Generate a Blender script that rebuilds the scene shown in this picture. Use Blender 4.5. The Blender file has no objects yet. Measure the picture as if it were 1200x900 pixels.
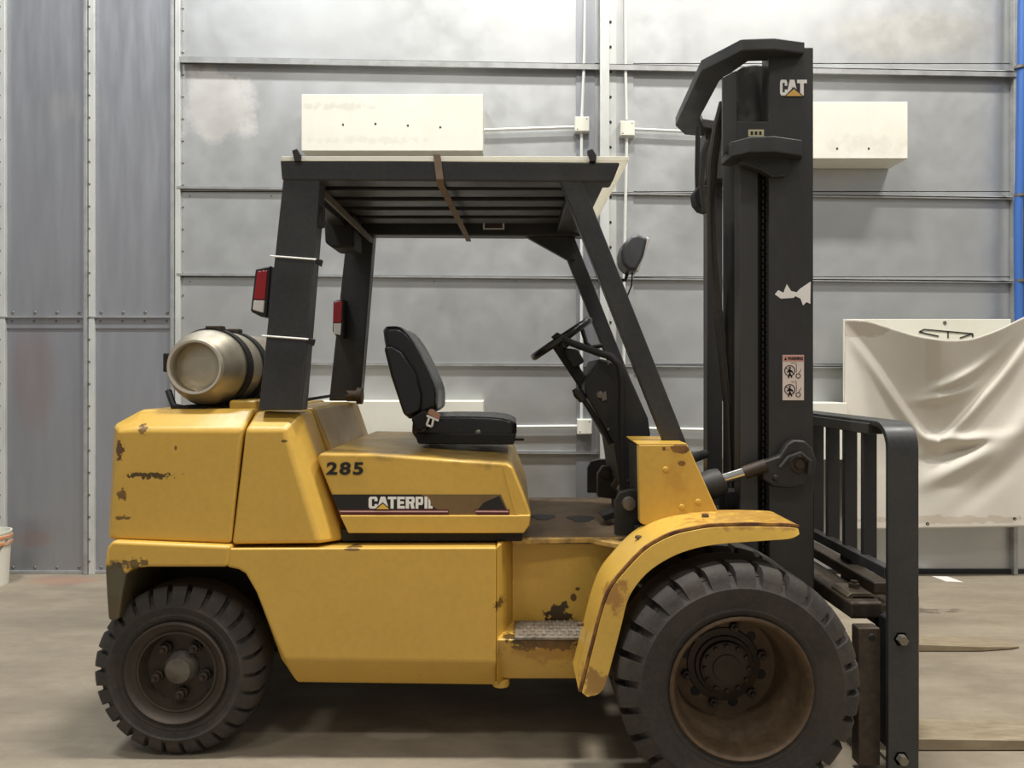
import bpy, bmesh, math, random
from mathutils import Vector, Matrix
random.seed(7)
SC = bpy.context.scene
COL = SC.collection
PI = math.pi

# ------------------------------------------------------------------ camera, world, lights, exposure
F, CX, CY, H = 870.0, 600.0, 441.0, 1.5          # focal length (px), principal point, eye height
cam = bpy.data.cameras.new('camera'); cam_o = bpy.data.objects.new('camera', cam); COL.objects.link(cam_o)
cam_o.location = (0, 0, H); cam_o.rotation_euler = (PI/2, 0, 0)
cam.sensor_width = 36; cam.lens = F/1200*36; cam.shift_y = (CY-450)/1200
cam.clip_start = .05; cam.clip_end = 100
SC.camera = cam_o
w = bpy.data.worlds.new('world'); SC.world = w; w.use_nodes = True
bg = w.node_tree.nodes['Background']; bg.inputs[0].default_value = (1.0, .97, .93, 1); bg.inputs[1].default_value = .275
def area(name, loc, sx, sy, power, col=(1, .96, .9), rot=(0, 0, 0)):
    l = bpy.data.lights.new(name, 'AREA'); l.shape = 'RECTANGLE'; l.size = sx; l.size_y = sy; l.energy = power; l.color = col
    o = bpy.data.objects.new(name, l); COL.objects.link(o); o.location = loc; o.rotation_euler = rot
    return o
for i, x in enumerate((-3.6, 0.6, 4.8)):          # two rows of ceiling high-bay lamps
    area('ceiling_lamp', (x, 2.55, 9), 1.2, .5, (340, 480, 400)[i], ((.9, .95, 1), (1, .97, .91), (1, .97, .91))[i])
    area('ceiling_lamp', (x, -2.0, 9), 1.2, .5, 115)
SC.view_settings.view_transform = 'Standard'
try: SC.view_settings.look = 'None'
except Exception: pass
SC.view_settings.gamma = 1; SC.view_settings.use_curve_mapping = False
SC.view_settings.exposure = 0.12

# ------------------------------------------------------------------ helpers
def X(px, Y): return (px-CX)/F*Y
def Z(py, Y): return H-(py-CY)/F*Y
def P(px, py, Y): return (X(px, Y), Y, Z(py, Y))
def XZ(pts, Y): return [(X(a, Y), Z(b, Y)) for a, b in pts]

class MB:
    def __init__(s): s.v = []; s.f = []
    def add(s, vs, fs):
        n = len(s.v); s.v += [tuple(p) for p in vs]; s.f += [tuple(n+i for i in f) for f in fs]; return s
    def box(s, x0, x1, y0, y1, z0, z1):
        return s.add([(x0,y0,z0),(x1,y0,z0),(x1,y1,z0),(x0,y1,z0),(x0,y0,z1),(x1,y0,z1),(x1,y1,z1),(x0,y1,z1)],
            [(0,3,2,1),(4,5,6,7),(0,1,5,4),(1,2,6,5),(2,3,7,6),(3,0,4,7)])
    def loft(s, secs, cap=True):                    # sections: equal-length closed loops of points
        n = len(secs[0]); vs = [p for q in secs for p in q]; fs = []
        for k in range(len(secs)-1):
            for i in range(n):
                j = (i+1) % n; fs.append((k*n+i, k*n+j, (k+1)*n+j, (k+1)*n+i))
        if cap:
            fs.append(tuple(range(n-1, -1, -1))); m = (len(secs)-1)*n; fs.append(tuple(m+i for i in range(n)))
        return s.add(vs, fs)
    def prism(s, poly, y0, y1):                     # (x,z) outline extruded along y
        return s.loft([[(a, y0, b) for a, b in poly], [(a, y1, b) for a, b in poly]])
    def plan(s, poly, z0, z1):                      # (x,y) outline extruded along z
        return s.loft([[(a, b, z0) for a, b in poly], [(a, b, z1) for a, b in poly]])
    def tube(s, path, r, n=10):
        path = [Vector(p) for p in path]; secs = []
        ref = None
        for i, p in enumerate(path):
            t = (path[min(i+1, len(path)-1)]-path[max(i-1, 0)]).normalized()
            if ref is None: ref = t.orthogonal().normalized()
            ref = (ref-t*ref.dot(t)).normalized(); b = t.cross(ref)
            rr = r[i] if isinstance(r, (list, tuple)) else r
            secs.append([p+ref*(rr*math.cos(2*PI*k/n))+b*(rr*math.sin(2*PI*k/n)) for k in range(n)])
        return s.loft(secs)
    def cyl(s, a, b, r, n=16): return s.tube([a, b], r, n)
    def lathe(s, prof, c=(0,0,0), axis='y', n=48):  # profile of (radius, along-axis) closed by caps when radius 0
        vs = []; fs = []; m = len(prof)
        for k in range(n):
            a = 2*PI*k/n; ca, sa = math.cos(a), math.sin(a)
            for r, h in prof:
                p = (r*ca, h, r*sa) if axis == 'y' else ((h, r*ca, r*sa) if axis == 'x' else (r*ca, r*sa, h))
                vs.append((p[0]+c[0], p[1]+c[1], p[2]+c[2]))
        for k in range(n):
            q = (k+1) % n
            for i in range(m-1): fs.append((k*m+i, k*m+i+1, q*m+i+1, q*m+i))
        return s.add(vs, fs)
    def bar(s, a, b, wy, wn, up=(0,1,0)):           # rectangular bar from a to b
        a, b = Vector(a), Vector(b); t = (b-a).normalized(); u = Vector(up); u = (u-t*u.dot(t)).normalized(); v = t.cross(u)
        q = lambda p: [p+u*wy/2+v*wn/2, p-u*wy/2+v*wn/2, p-u*wy/2-v*wn/2, p+u*wy/2-v*wn/2]
        return s.loft([q(a), q(b)])
    def build(s, name, m, parent=None, bevel=0, seg=2, smooth=40, sub=0, loc=None):
        me = bpy.data.meshes.new(name); me.from_pydata(s.v, [], s.f); me.update()
        bm = bmesh.new(); bm.from_mesh(me)
        bmesh.ops.remove_doubles(bm, verts=bm.verts, dist=1e-6)
        bmesh.ops.recalc_face_normals(bm, faces=bm.faces); bm.to_mesh(me); bm.free()
        if smooth:
            me.shade_smooth(); me.set_sharp_from_angle(angle=math.radians(smooth))
        me.materials.append(m)
        o = bpy.data.objects.new(name, me); COL.objects.link(o)
        if loc: o.location = loc
        if parent: o.parent = parent; o.matrix_parent_inverse = WORLD[parent.name].inverted()
        WORLD[o.name] = Matrix.Translation(loc or (0,0,0))
        if bevel:
            b = o.modifiers.new('bevel', 'BEVEL'); b.width = bevel; b.segments = seg; b.limit_method = 'ANGLE'
            b.angle_limit = math.radians(35); b.use_clamp_overlap = True; b.harden_normals = bool(smooth)
        if sub:
            q = o.modifiers.new('sub', 'SUBSURF'); q.levels = q.render_levels = sub
        return o
WORLD = {}
def empty(name, loc):
    o = bpy.data.objects.new(name, None); COL.objects.link(o); o.location = loc; o.empty_display_size = .1
    WORLD[o.name] = Matrix.Translation(loc); return o
def tag(o, label=None, cat=None, group=None, kind=None):
    if label: o['label'] = label
    if cat: o['category'] = cat
    if group: o['group'] = group
    if kind: o['kind'] = kind
    return o

def lin(c):
    return tuple(((x/255)/12.92 if x/255 <= .04045 else ((x/255+.055)/1.055)**2.4) for x in c[:3])+(1,)
def mat(name, col, rough=.5, metal=0, var=None, bump=None, patches=(), stretch=(1,1,1), spec=.5, rvar=0):
    """col: sRGB; var: (scale, other colour, amount); bump: (scale, strength); patches: list of
    (centre, radii, colour, noise scale, raggedness, strength) stains with a ragged outline of their own"""
    m = bpy.data.materials.new(name); m.use_nodes = True; nt = m.node_tree; N = nt.nodes; L = nt.links
    b = N['Principled BSDF']; b.inputs['Roughness'].default_value = rough; b.inputs['Metallic'].default_value = metal
    b.inputs['Specular IOR Level'].default_value = spec
    b.inputs['Base Color'].default_value = lin(col)
    if not (var or bump or patches or rvar): return m
    tc = N.new('ShaderNodeTexCoord'); mp = N.new('ShaderNodeMapping'); mp.inputs['Scale'].default_value = stretch
    L.new(tc.outputs['Object'], mp.inputs[0])
    def noise(scale, detail=5, rough_=.6):
        n = N.new('ShaderNodeTexNoise'); n.inputs['Scale'].default_value = scale; n.inputs['Detail'].default_value = detail
        n.inputs['Roughness'].default_value = rough_; L.new(mp.outputs[0], n.inputs['Vector']); return n
    def rng(sock, a, b_, c=0, d=1):
        r = N.new('ShaderNodeMapRange'); r.inputs[1].default_value = a; r.inputs[2].default_value = b_
        r.inputs[3].default_value = c; r.inputs[4].default_value = d; L.new(sock, r.inputs[0]); return r.outputs[0]
    def mix(fac, a, c):
        x = N.new('ShaderNodeMix'); x.data_type = 'RGBA'
        L.new(fac, x.inputs['Factor'])
        if hasattr(a, 'links'): L.new(a, x.inputs['A'])
        else: x.inputs['A'].default_value = a
        x.inputs['B'].default_value = c; return x.outputs['Result']
    cur = lin(col)
    for (sc, c2, amt) in (var or ()):
        cur = mix(rng(noise(sc).outputs[0], .42, .68, 0, amt), cur, lin(c2))
    rs = None
    for (ce, ra, c2, sc, rag, st, *sf) in patches:
        sub = N.new('ShaderNodeVectorMath'); sub.operation = 'SUBTRACT'; L.new(tc.outputs['Object'], sub.inputs[0]); sub.inputs[1].default_value = ce
        div = N.new('ShaderNodeVectorMath'); div.operation = 'DIVIDE'; L.new(sub.outputs[0], div.inputs[0]); div.inputs[1].default_value = ra
        ln = N.new('ShaderNodeVectorMath'); ln.operation = 'LENGTH'; L.new(div.outputs[0], ln.inputs[0])
        a = N.new('ShaderNodeMath'); a.operation = 'MULTIPLY_ADD'; L.new(noise(sc, 6, .65).outputs[0], a.inputs[0]); a.inputs[1].default_value = rag; a.inputs[2].default_value = 1-rag*.5
        d = N.new('ShaderNodeMath'); d.operation = 'SUBTRACT'; L.new(a.outputs[0], d.inputs[0]); L.new(ln.outputs['Value'], d.inputs[1])
        cur = mix(rng(d.outputs[0], 0, sf[0] if sf else .12, 0, st), cur, lin(c2))
    if hasattr(cur, 'links'): L.new(cur, b.inputs['Base Color'])
    if rvar: L.new(rng(noise(6).outputs[0], .3, .7, max(.02, rough-rvar), rough+rvar), b.inputs['Roughness'])
    if bump:
        bp = N.new('ShaderNodeBump'); bp.inputs['Strength'].default_value = bump[1]; bp.inputs['Distance'].default_value = .01
        L.new(noise(bump[0]).outputs[0], bp.inputs['Height']); L.new(bp.outputs[0], b.inputs['Normal'])
    return m

YEL = (208, 168, 76)
def yellow(name, patches=(), col=YEL, dirt=.35):
    return mat(name, col, .34, 0, var=[(2.2, (190, 150, 62), dirt), (38, (150, 116, 50), .12)], bump=(9, .05), patches=patches, rvar=.08)
RUST = (72, 46, 32); DARKR = (48, 36, 28)
M = {}
M['yellow'] = yellow('yellow paint')
M['black'] = mat('black satin paint', (44, 44, 45), .42, 0, var=[(5, (62, 60, 57), .5), (60, (80, 78, 74), .15)], rvar=.08)
M['black2'] = mat('black paint dusty', (36, 35, 34), .55, 0, var=[(6, (66, 60, 52), .5)], rvar=.08)
M['under'] = mat('matt black underside', (22, 20, 18), .7)
M['rubber'] = mat('dusty tyre rubber', (44, 40, 36), .75, 0, var=[(5, (66, 59, 51), .6), (50, (78, 70, 60), .25)], bump=(60, .15))
M['rimrust'] = mat('brown dusty rim', (88, 70, 50), .7, .15, var=[(6, (66, 50, 36), .7), (30, (112, 90, 64), .4)], bump=(30, .1))
M['rimdark'] = mat('dark greasy rim', (56, 48, 40), .62, .2, var=[(8, (80, 68, 52), .5)], bump=(40, .1))
M['grease'] = mat('greasy dark steel', (54, 45, 37), .55, .3, var=[(12, (80, 66, 50), .5)])
M['bolt'] = mat('worn bolt steel', (128, 122, 112), .45, .7)
M['vinyl'] = mat('black vinyl', (33, 33, 34), .27, 0, var=[(4, (44, 43, 42), .5)], bump=(14, .06), rvar=.06)
M['chrome'] = mat('chromed rod', (205, 205, 200), .12, 1)
M['zinc'] = mat('cast aluminium', (196, 188, 170), .38, .75, var=[(4, (150, 136, 108), .6), (26, (170, 156, 128), .3)], rvar=.08)
M['white'] = mat('white board', (226, 224, 210), .6, 0, var=[(3, (206, 200, 180), .35)])
M['decal'] = mat('decal white', (235, 232, 226), .5)
M['decalblack'] = mat('decal black', (26, 24, 22), .45)
M['red'] = mat('red lens', (150, 22, 26), .2, 0, spec=.6)
M['lens'] = mat('clear lens', (210, 206, 198), .2)
M['mat'] = mat('worn brown floor plate', (116, 98, 76), .8, 0, var=[(7, (84, 70, 56), .7), (40, (142, 122, 96), .3)], bump=(50, .2))

# ------------------------------------------------------------------ the setting
YW = 5.65
floor_m = mat('dusty concrete', (142, 131, 113), .72, 0,
    var=[(.8, (118, 108, 92), .85), (3.5, (160, 149, 129), .7), (17, (118, 108, 92), .28), (90, (100, 92, 80), .18)], bump=(30, .12), rvar=.1, stretch=(.6, 1.4, 1),
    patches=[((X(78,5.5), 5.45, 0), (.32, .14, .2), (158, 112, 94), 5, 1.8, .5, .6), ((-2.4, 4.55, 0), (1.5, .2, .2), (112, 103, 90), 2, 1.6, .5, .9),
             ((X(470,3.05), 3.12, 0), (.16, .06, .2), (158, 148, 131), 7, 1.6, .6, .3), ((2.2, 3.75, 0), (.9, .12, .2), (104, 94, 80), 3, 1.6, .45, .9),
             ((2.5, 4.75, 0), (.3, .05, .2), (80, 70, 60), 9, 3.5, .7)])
fl = MB().box(-9, 9, -7, YW+.2, -.12, 0).build('floor', floor_m, smooth=0); tag(fl, kind='structure')
metal_m = mat('galvanised wall sheet', (192, 194, 194), .4, .68, var=[(1.0, (172, 174, 175), .5), (5, (204, 206, 205), .3), (60, (186, 186, 186), .15)],
    bump=(3, .05), rvar=.07, stretch=(.8, 1, .8),
    patches=[((X(250,YW), YW, Z(122,YW)), (.3, .5, .3), (228, 225, 220), 4, 2.2, .8, .25), ((X(40,YW), YW, Z(440,YW)), (.2, .5, .5), (150, 124, 118), 3, 1.2, .35, .5),
             ((X(1080,YW), YW, Z(40,YW)), (.8, .5, .2), (206, 202, 192), 2, 1.4, .45, .5), ((X(75,YW), YW, Z(125,YW)), (.16, .5, .16), (190, 190, 190), 6, 2, .5, .5),
             ((X(38,YW), YW, Z(632,YW)), (.18, .5, .07), (172, 138, 128), 4, 1.2, .4, .5)])
metal_l = mat('galvanised wall sheet grey', (160, 162, 168), .4, .6, var=[(1.0, (142, 144, 150), .5), (5, (170, 172, 177), .3)], bump=(3, .06), rvar=.09, stretch=(2.2, 1, .3),
    patches=[((X(40,YW), YW, Z(440,YW)), (.2, .5, .5), (150, 124, 118), 3, 1.2, .35, .5), ((X(75,YW), YW, Z(125,YW)), (.16, .5, .16), (172, 172, 172), 6, 2, .5, .5),
             ((X(38,YW), YW, Z(632,YW)), (.18, .5, .07), (172, 138, 128), 4, 1.2, .4, .5)])
rail_m = mat('galvanised rail', (176, 177, 176), .45, .5, var=[(9, (130, 130, 128), .5)])
dark_m = mat('dark gap', (40, 40, 40), .8)
wall = MB().box(-9, 9, YW+.02, YW+.2, 0, 6).build('wall_back', dark_m, smooth=0); tag(wall, kind='structure')
g = .003
def sheet(x0, x1, z0, z1, m):
    MB().box(x0+g, x1-g, YW, YW+.02, z0+g, z1-g).build('wall_sheet', m, wall, bevel=.002, seg=1)
xs = [X(p, YW) for p in (-190, 8, 103, 207)]
zseam = Z(371, YW)
for a, b in zip(xs[:-1], xs[1:]):
    sheet(a, b, 0, zseam, metal_l); sheet(a, b, zseam, 6, metal_l)
rail_px = [(210, 66, 1192, 83), (207, 218, 1192, 231), (207, 320, 1192, 329), (207, 424, 1192, 430), (207, 528, 1192, 531)]
zr = [(Z(a, YW)+Z(b, YW))/2 for _, a, _, b in rail_px]
cols = [X(p, YW) for p in (207, 707, 1187, 1500)]
zs = [6]+zr+[0]
for a, b in zip(cols[:-1], cols[1:]):
    for z1, z0 in zip(zs[:-1], zs[1:]): sheet(a, b, z0, z1, metal_m)
# horizontal girts: a ledge with a short hanging lip
for k, (xa, ya, xb, yb) in enumerate(rail_px):
    dep = .06 if k == 0 else .034
    YA = YW-dep
    a = (X(xa, YA), Z(ya, YA)); b = (X(xb, YA), Z(yb, YA)); t = .012
    m = MB()
    m.loft([[(a[0], YA, a[1]), (a[0], YW, a[1]), (a[0], YW, a[1]-t), (a[0], YA, a[1]-t)], [(b[0], YA, b[1]), (b[0], YW, b[1]), (b[0], YW, b[1]-t), (b[0], YA, b[1]-t)]])
    lip = .045 if k == 0 else .018
    m.loft([[(a[0], YA, a[1]), (a[0], YA+t, a[1]), (a[0], YA+t, a[1]-lip), (a[0], YA, a[1]-lip)], [(b[0], YA, b[1]), (b[0], YA+t, b[1]), (b[0], YA+t, b[1]-lip), (b[0], YA, b[1]-lip)]])
    m.build('girt', rail_m, wall, bevel=.002, seg=1)
MB().box(xs[0], xs[-1], YW-.035, YW, zseam-.012, zseam).build('girt', rail_m, wall, bevel=.002, seg=1)
MB().box(xs[0], xs[-1], YW-.012, YW, zseam-.09, zseam-.012).build('seam_strip', metal_l, wall)
# vertical flanges
flange_m = mat('flange coloured as lit', (214, 216, 212), .4, .35, var=[(9, (180, 182, 180), .5)], stretch=(1, 1, .3))  # light on the flanges is put into this pale colour
for px0, px1 in ((-4, 9), (106, 113), (207, 213)):
    MB().box(X(px0,YW), X(px1,YW), YW-.03, YW, 0, 6).build('vertical_flange', flange_m, wall, bevel=.004)
    MB().box(X(px0,YW)-.03, X(px0,YW)-.004, YW-.045, YW, 0, 6).build('vertical_flange', rail_m, wall, bevel=.004)
MB().box(X(1183,YW), X(1188,YW), YW-.05, YW, 0, 6).build('vertical_flange', rail_m, wall, bevel=.004)
MB().box(X(675,YW), X(697,YW), YW-.012, YW, 0, 6).build('cover_strip', metal_l, wall)
MB().box(X(720,YW), X(742,YW), YW-.012, YW, 0, 6).build('cover_strip', metal_m, wall)
MB().box(xs[0], xs[-1], YW-.02, YW, 0, .025).build('bottom_angle', rail_m, wall, bevel=.003)
MB().box(cols[0], cols[-1], YW-.02, YW, 0, .035).build('bottom_angle', dark_m, wall, bevel=.003)
riv = MB()
def rivet(x, z, y=YW, r=.009): riv.lathe([(0, -.008), (r*.7, -.006), (r, 0)], (x, y, z), 'y', 8)
for px, yy in ((3, YW-.03), (107.5, YW-.03), (214.5, YW)):
    z = .1
    while z < 4.5: rivet(X(px, YW), z, yy, .008); z += .168
x = X(15, YW)
while x < xs[-1]:
    rivet(x, zseam+.03, YW, .013); rivet(x, zseam-.035, YW-.012, .009); rivet(x, .045, YW, .012); x += .168
x = cols[0]+.1
while x < cols[2]:
    for z in zr[1:]: rivet(x, z-.035, YW, .005)
    x += .62
tag(riv.build('rivets', M['bolt'], wall), kind='stuff')

# steel column on the wall
col_o = empty('steel_post', (X(707,5.5), 5.55, 0)); tag(col_o, 'galvanised steel post, flanges coloured as if lit, running up the metal wall', 'column')
MB().box(X(703,5.5), X(714,5.5), 5.49, 5.51, 0, 6).build('front_flange', flange_m, col_o, bevel=.003)
MB().box(X(714,5.5)-.012, X(714,5.5), 5.51, YW, 0, 6).build('web', rail_m, col_o)
mm = MB()
for k in range(22): mm.lathe([(0, -.006), (.01, -.004), (.011, 0)], (X(716, 5.6), 5.635, .2+k*.19), 'y', 8)
tag(mm.build('bolt_heads', dark_m, col_o), kind='stuff')
MB().box(X(714,5.64), X(722,5.64), 5.636, YW, 0, 6).build('back_flange', flange_m, col_o)

# white wall boxes
box_m = mat('white painted box', (228, 226, 214), .55, 0, var=[(4, (214, 209, 192), .4)],
    patches=[((X(400,5.4), 5.4, Z(126,5.4)), (.3, .2, .03), (176, 170, 156), 14, 4, .3, .6), ((X(440,5.4), 5.4, Z(165,5.4)), (.5, .2, .03), (190, 184, 168), 18, 4, .25, .6),
             ((X(1020,5.4), 5.4, Z(170,5.4)), (.3, .2, .08), (188, 182, 168), 14, 4, .25, .6)])
def wallbox(x0, x1, y0, y1, label, screws):
    Yf = YW-.27
    r = empty('wall_box', (X((x0+x1)/2, Yf), YW-.13, Z(y1, Yf))); tag(r, label, 'box', 'white boxes on the metal wall')
    MB().box(X(x0,Yf), X(x1,Yf), Yf, YW-.006, Z(y1,Yf), Z(y0,Yf)).build('box_body', box_m, r, bevel=.006)
    m = MB()
    for sx, sy in screws: m.lathe([(0, -.004), (.007, -.003), (.008, 0)], (X(sx,Yf), Yf, Z(sy,Yf)), 'y', 8)
    if screws: tag(m.build('screw_heads', dark_m, r), kind='stuff')
    return r
wallbox(353, 566, 110, 177, 'long white wall box above the rear of the roof guard', [(402,146),(440,145),(478,147),(516,149)])
wallbox(850, 1064, 119, 186, 'long white wall box partly behind the mast top', [(981,174),(1018,174)])
wallbox(353, 566, 470, 537, 'long white wall box low behind the black seat', [])
wallbox(850, 993, 472, 539, 'low white wall box between the mast and the hanging tarp', [])
# conduit runs and junction boxes
cond_m = mat('white conduit', (225, 226, 222), .4)
YC_ = YW-.04
def conduit(pts, label, r=.012):
    o = MB().tube([P(a, b, YC_) for a, b in pts], r, 8).build('conduit', cond_m); tag(o, label, 'conduit', 'conduits on the wall'); return o
conduit([(686, -60), (685, 60), (682, 137)], 'thin white conduit rising from the upper junction box beside the post')
conduit([(732, -60), (733, 80), (734, 140)], 'thin white conduit rising beside the post on its mast side')
conduit([(681.5, 155), (681.5, 492)], 'thin white conduit dropping behind the roof guard to the lower junction box')
conduit([(734.5, 160), (731, 330), (731, 480)], 'thin white conduit dropping behind the round work lamp')
conduit([(567, 152.5), (674, 149)], 'short level conduit from the long white box to a junction box')
conduit([(743, 151.5), (800, 154), (852, 155)], 'short level conduit running from a junction box behind the mast top')
conduit([(567, 500.5), (676, 499.5)], 'level white conduit low on the wall in front of the seat')
conduit([(724, 501.5), (852, 504)], 'level white conduit low on the wall behind the front pillar')
def jbox(px, py, label):
    r = empty('junction_box', (X(px, YW-.06), YW-.03, Z(py, YW-.06))); tag(r, label, 'junction box', 'junction boxes on the wall')
    x, z = X(px, YW-.06), Z(py, YW-.06)
    MB().box(x-.056, x+.056, YW-.07, YW, z-.058, z+.058).build('box_body', cond_m, r, bevel=.005)
    MB().box(x-.052, x+.052, YW-.076, YW-.07, z-.053, z+.053).build('cover_plate', M['white'], r, bevel=.003)
    for a in (-1, 1): MB().lathe([(0, -.004), (.006, 0)], (x+a*.035, YW-.076, z+a*.038), 'y', 8).build('screw', M['bolt'], r)
jbox(682, 146, 'white junction box on the roof-guard side of the steel post')
jbox(735, 151, 'white junction box on the mast side of the steel post')
jbox(685, 500, 'white junction box low on the wall beside the steering column')

# blue hose/pipe at the right
blue_m = mat('blue plastic pipe', (60, 104, 176), .4)
bp_ = empty('blue_pipe', P(1195, 370, 5.5)); tag(bp_, 'blue vertical pipe tied to the wall rails', 'pipe')
MB().tube([P(1199, -80, 5.5), P(1197, 80, 5.5), P(1195, 210, 5.5), P(1193, 250, 5.5), P(1194, 372, 5.5), P(1195, 400, 5.5)], .03, 12).build('pipe_run', blue_m, bp_)
MB().tube([P(1204, -80, 5.56), P(1203, 400, 5.56)], .022, 12).build('pipe_run', blue_m, bp_)
for py in (79, 229, 329): MB().lathe([(.031, -.01), (.038, -.01), (.038, .01), (.031, .01)], P(1195, py, 5.5), 'z', 16).build('tie_clamp', M['bolt'], bp_)

# board and hanging tarp
YB = 5.5
tarp_m = mat('off-white tarpaulin', (214, 208, 196), .75, 0, var=[(1.5, (200, 193, 180), .4), (20, (207, 201, 188), .3)], bump=(12, .15),
    patches=[((X(1010,5.3), 5.2, Z(385,5.3)), (.2, .6, .07), (160, 140, 118), 5, 1.6, .5), ((X(1130,5.35), 5.3, Z(612,5.35)), (.7, .5, .03), (176, 160, 136), 12, 2.4, .5)])
board = empty('white_board', (X(1100, YB), YB+.05, Z(600, YB))); tag(board, 'flat white board on the wall behind the sagging tarp', 'board')
MB().box(X(989,YB), X(1185,YB), YB, YB+.02, Z(600,YB), Z(374,YB)).build('board_panel', M['white'], board, bevel=.004)
m = MB()
mk = [(1077,390),(1083,387),(1140,391),(1139,394),(1122,397),(1085,393)]
for (a, b) in [((1077,389),(1083,386)), ((1083,386),(1140,391)), ((1140,391),(1125,396)), ((1111,389),(1111,396)), ((1140,391),(1140,395)), ((1077,389),(1100,394))]:
    m.bar(P(*a, YB-.003), P(*b, YB-.003), .004, .008)
m.build('marker_drawing', M['decalblack'], board)
MB().lathe([(0, -.01), (.012, -.006), (.014, 0)], P(1107, 378, YB), 'y', 10).build('nail', M['bolt'], board)
NU, NV = 120, 100
m = MB(); vs = []; fs = []
def vV(u):                                          # where the sagging pouch touches back, as share of the drop
    pts = [(0, .01), (.177, .2), (.31, .36), (.42, .48), (.49, .5), (.55, .44), (.71, .28), (.93, .1), (1, .04)]
    for (a, b), (c, d) in zip(pts[:-1], pts[1:]):
        if u <= c: return b+(d-b)*(u-a)/(c-a)
    return pts[-1][1]
def bump2(u, v, cu, cv, ang, lu, lv):
    du, dv = (u-cu)*1.0, (v-cv)*1.1; a = du*math.cos(ang)+dv*math.sin(ang); b = -du*math.sin(ang)+dv*math.cos(ang)
    return math.exp(-(a/lu)**2-(b/lv)**2)
EDGE = [(-.2, 373), (0, 374), (.11, 375), (.22, 383), (.376, 394), (.53, 399), (.66, 397.5), (.8, 386), (.93, 371), (1.1, 355)]
def edge(u):                                        # the drooping top hem
    for (a, b), (c, d) in zip(EDGE[:-1], EDGE[1:]):
        if u <= c: return b+(d-b)*(u-a)/(c-a)
    return EDGE[-1][1]
for j in range(NV+1):
    for i in range(NU+1):
        u, v = i/NU, j/NV
        px = 990+u*226
        top = sum(edge(u+o_*.02) for o_ in (-2, -1, 0, 1, 2))/5
        bot = 621-4*u
        py = top+(bot-top)*v
        q = vV(u); d = .03
        if v < q: d += .62*(q-v)**1.05+.05*bump2(u, v, .52, .30, -.3, .12, .025)+.05*bump2(u, v, .6, .2, -.5, .16, .025)
        d += .055*math.exp(-((v-q-.05)/.05)**2)*min(1, q*4)*max(0, min(1, (v-q)/.04))+.055*(1-math.exp(-((v-q)/.03)**2))*0
        d += .07*bump2(u, v, .62, .53, .06, .16, .03)+.06*bump2(u, v, .62, .66, -.5, .2, .05)-.03*bump2(u, v, .55, .6, -.3, .2, .03)
        d += -.03*bump2(u, v, .78, .74, -.75, .25, .06)+.05*bump2(u, v, .9, .55, -.9, .3, .08)
        d += .010*math.sin(9*u+3*v)+.006*math.sin(17*u-9*v)+.02
        Yp = YB-d
        vs.append((X(px, Yp), Yp, Z(py, Yp)))
for j in range(NV):
    for i in range(NU): a = j*(NU+1)+i; fs.append((a, a+1, a+NU+2, a+NU+1))
tarp = m.add(vs, fs).build('tarpaulin', tarp_m, smooth=180)
so = tarp.modifiers.new('thick', 'SOLIDIFY'); so.thickness = .004
tag(tarp, 'creased off-white tarp hanging with a deep sagging fold', 'tarp')
for a, b in ((1087, 614), (1189, 608)): MB().lathe([(.004, -.004), (.012, -.003), (.012, .003)], P(a, b, YB-.075), 'y', 12).build('eyelet', M['decalblack'], tarp)

# bucket and paper scrap
bk = empty('plastic_bucket', (X(-12, 5.3), 5.35, 0)); tag(bk, 'white plastic bucket with an orange-stained rim by the wall', 'bucket')
bx, by = X(-14, 5.35), 5.35
orange_m = mat('orange stained rim', (206, 140, 90), .6, 0, var=[(8, (224, 214, 200), .7)])
MB().lathe([(0, .004), (.12, .004), (.125, 0), (.142, .37), (.146, .37), (.146, .385), (.136, .385), (.118, .01), (0, .01)], (bx, by, 0), 'z', 36).build('bucket_wall', M['white'], bk)
for z in (.30, .345): MB().lathe([(.139, z-.012), (.15, z-.01), (.151, z+.008), (.141, z+.012)], (bx, by, 0), 'z', 36).build('rim_band', orange_m, bk)
MB().tube([(bx-.15, by-.01, .33), (bx-.1, by-.13, .18), (bx, by-.16, .12), (bx+.1, by-.13, .18), (bx+.15, by-.01, .33)], .004, 6).build('bail_handle', M['bolt'], bk)
pp = MB().plan([(X(1101,5.5), 5.42), (X(1119,5.5), 5.4), (X(1120,5.45), 5.55), (X(1102,5.45), 5.56)], .001, .004).build('paper_scrap', M['decal'])
tag(pp, 'small white paper scrap lying on the concrete floor', 'paper')

# ================================================================== FORKLIFT
YC = 3.57
def far(Y): return 2*YC-Y
FL = empty('forklift', (0, YC, 0))
tag(FL, 'yellow counterbalance forklift with black mast and roof guard, numbered 285', 'forklift')
def part(mb, name, m, bevel=0, parent=None, **k): return mb.build(name, m, parent or FL, bevel, **k)

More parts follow.
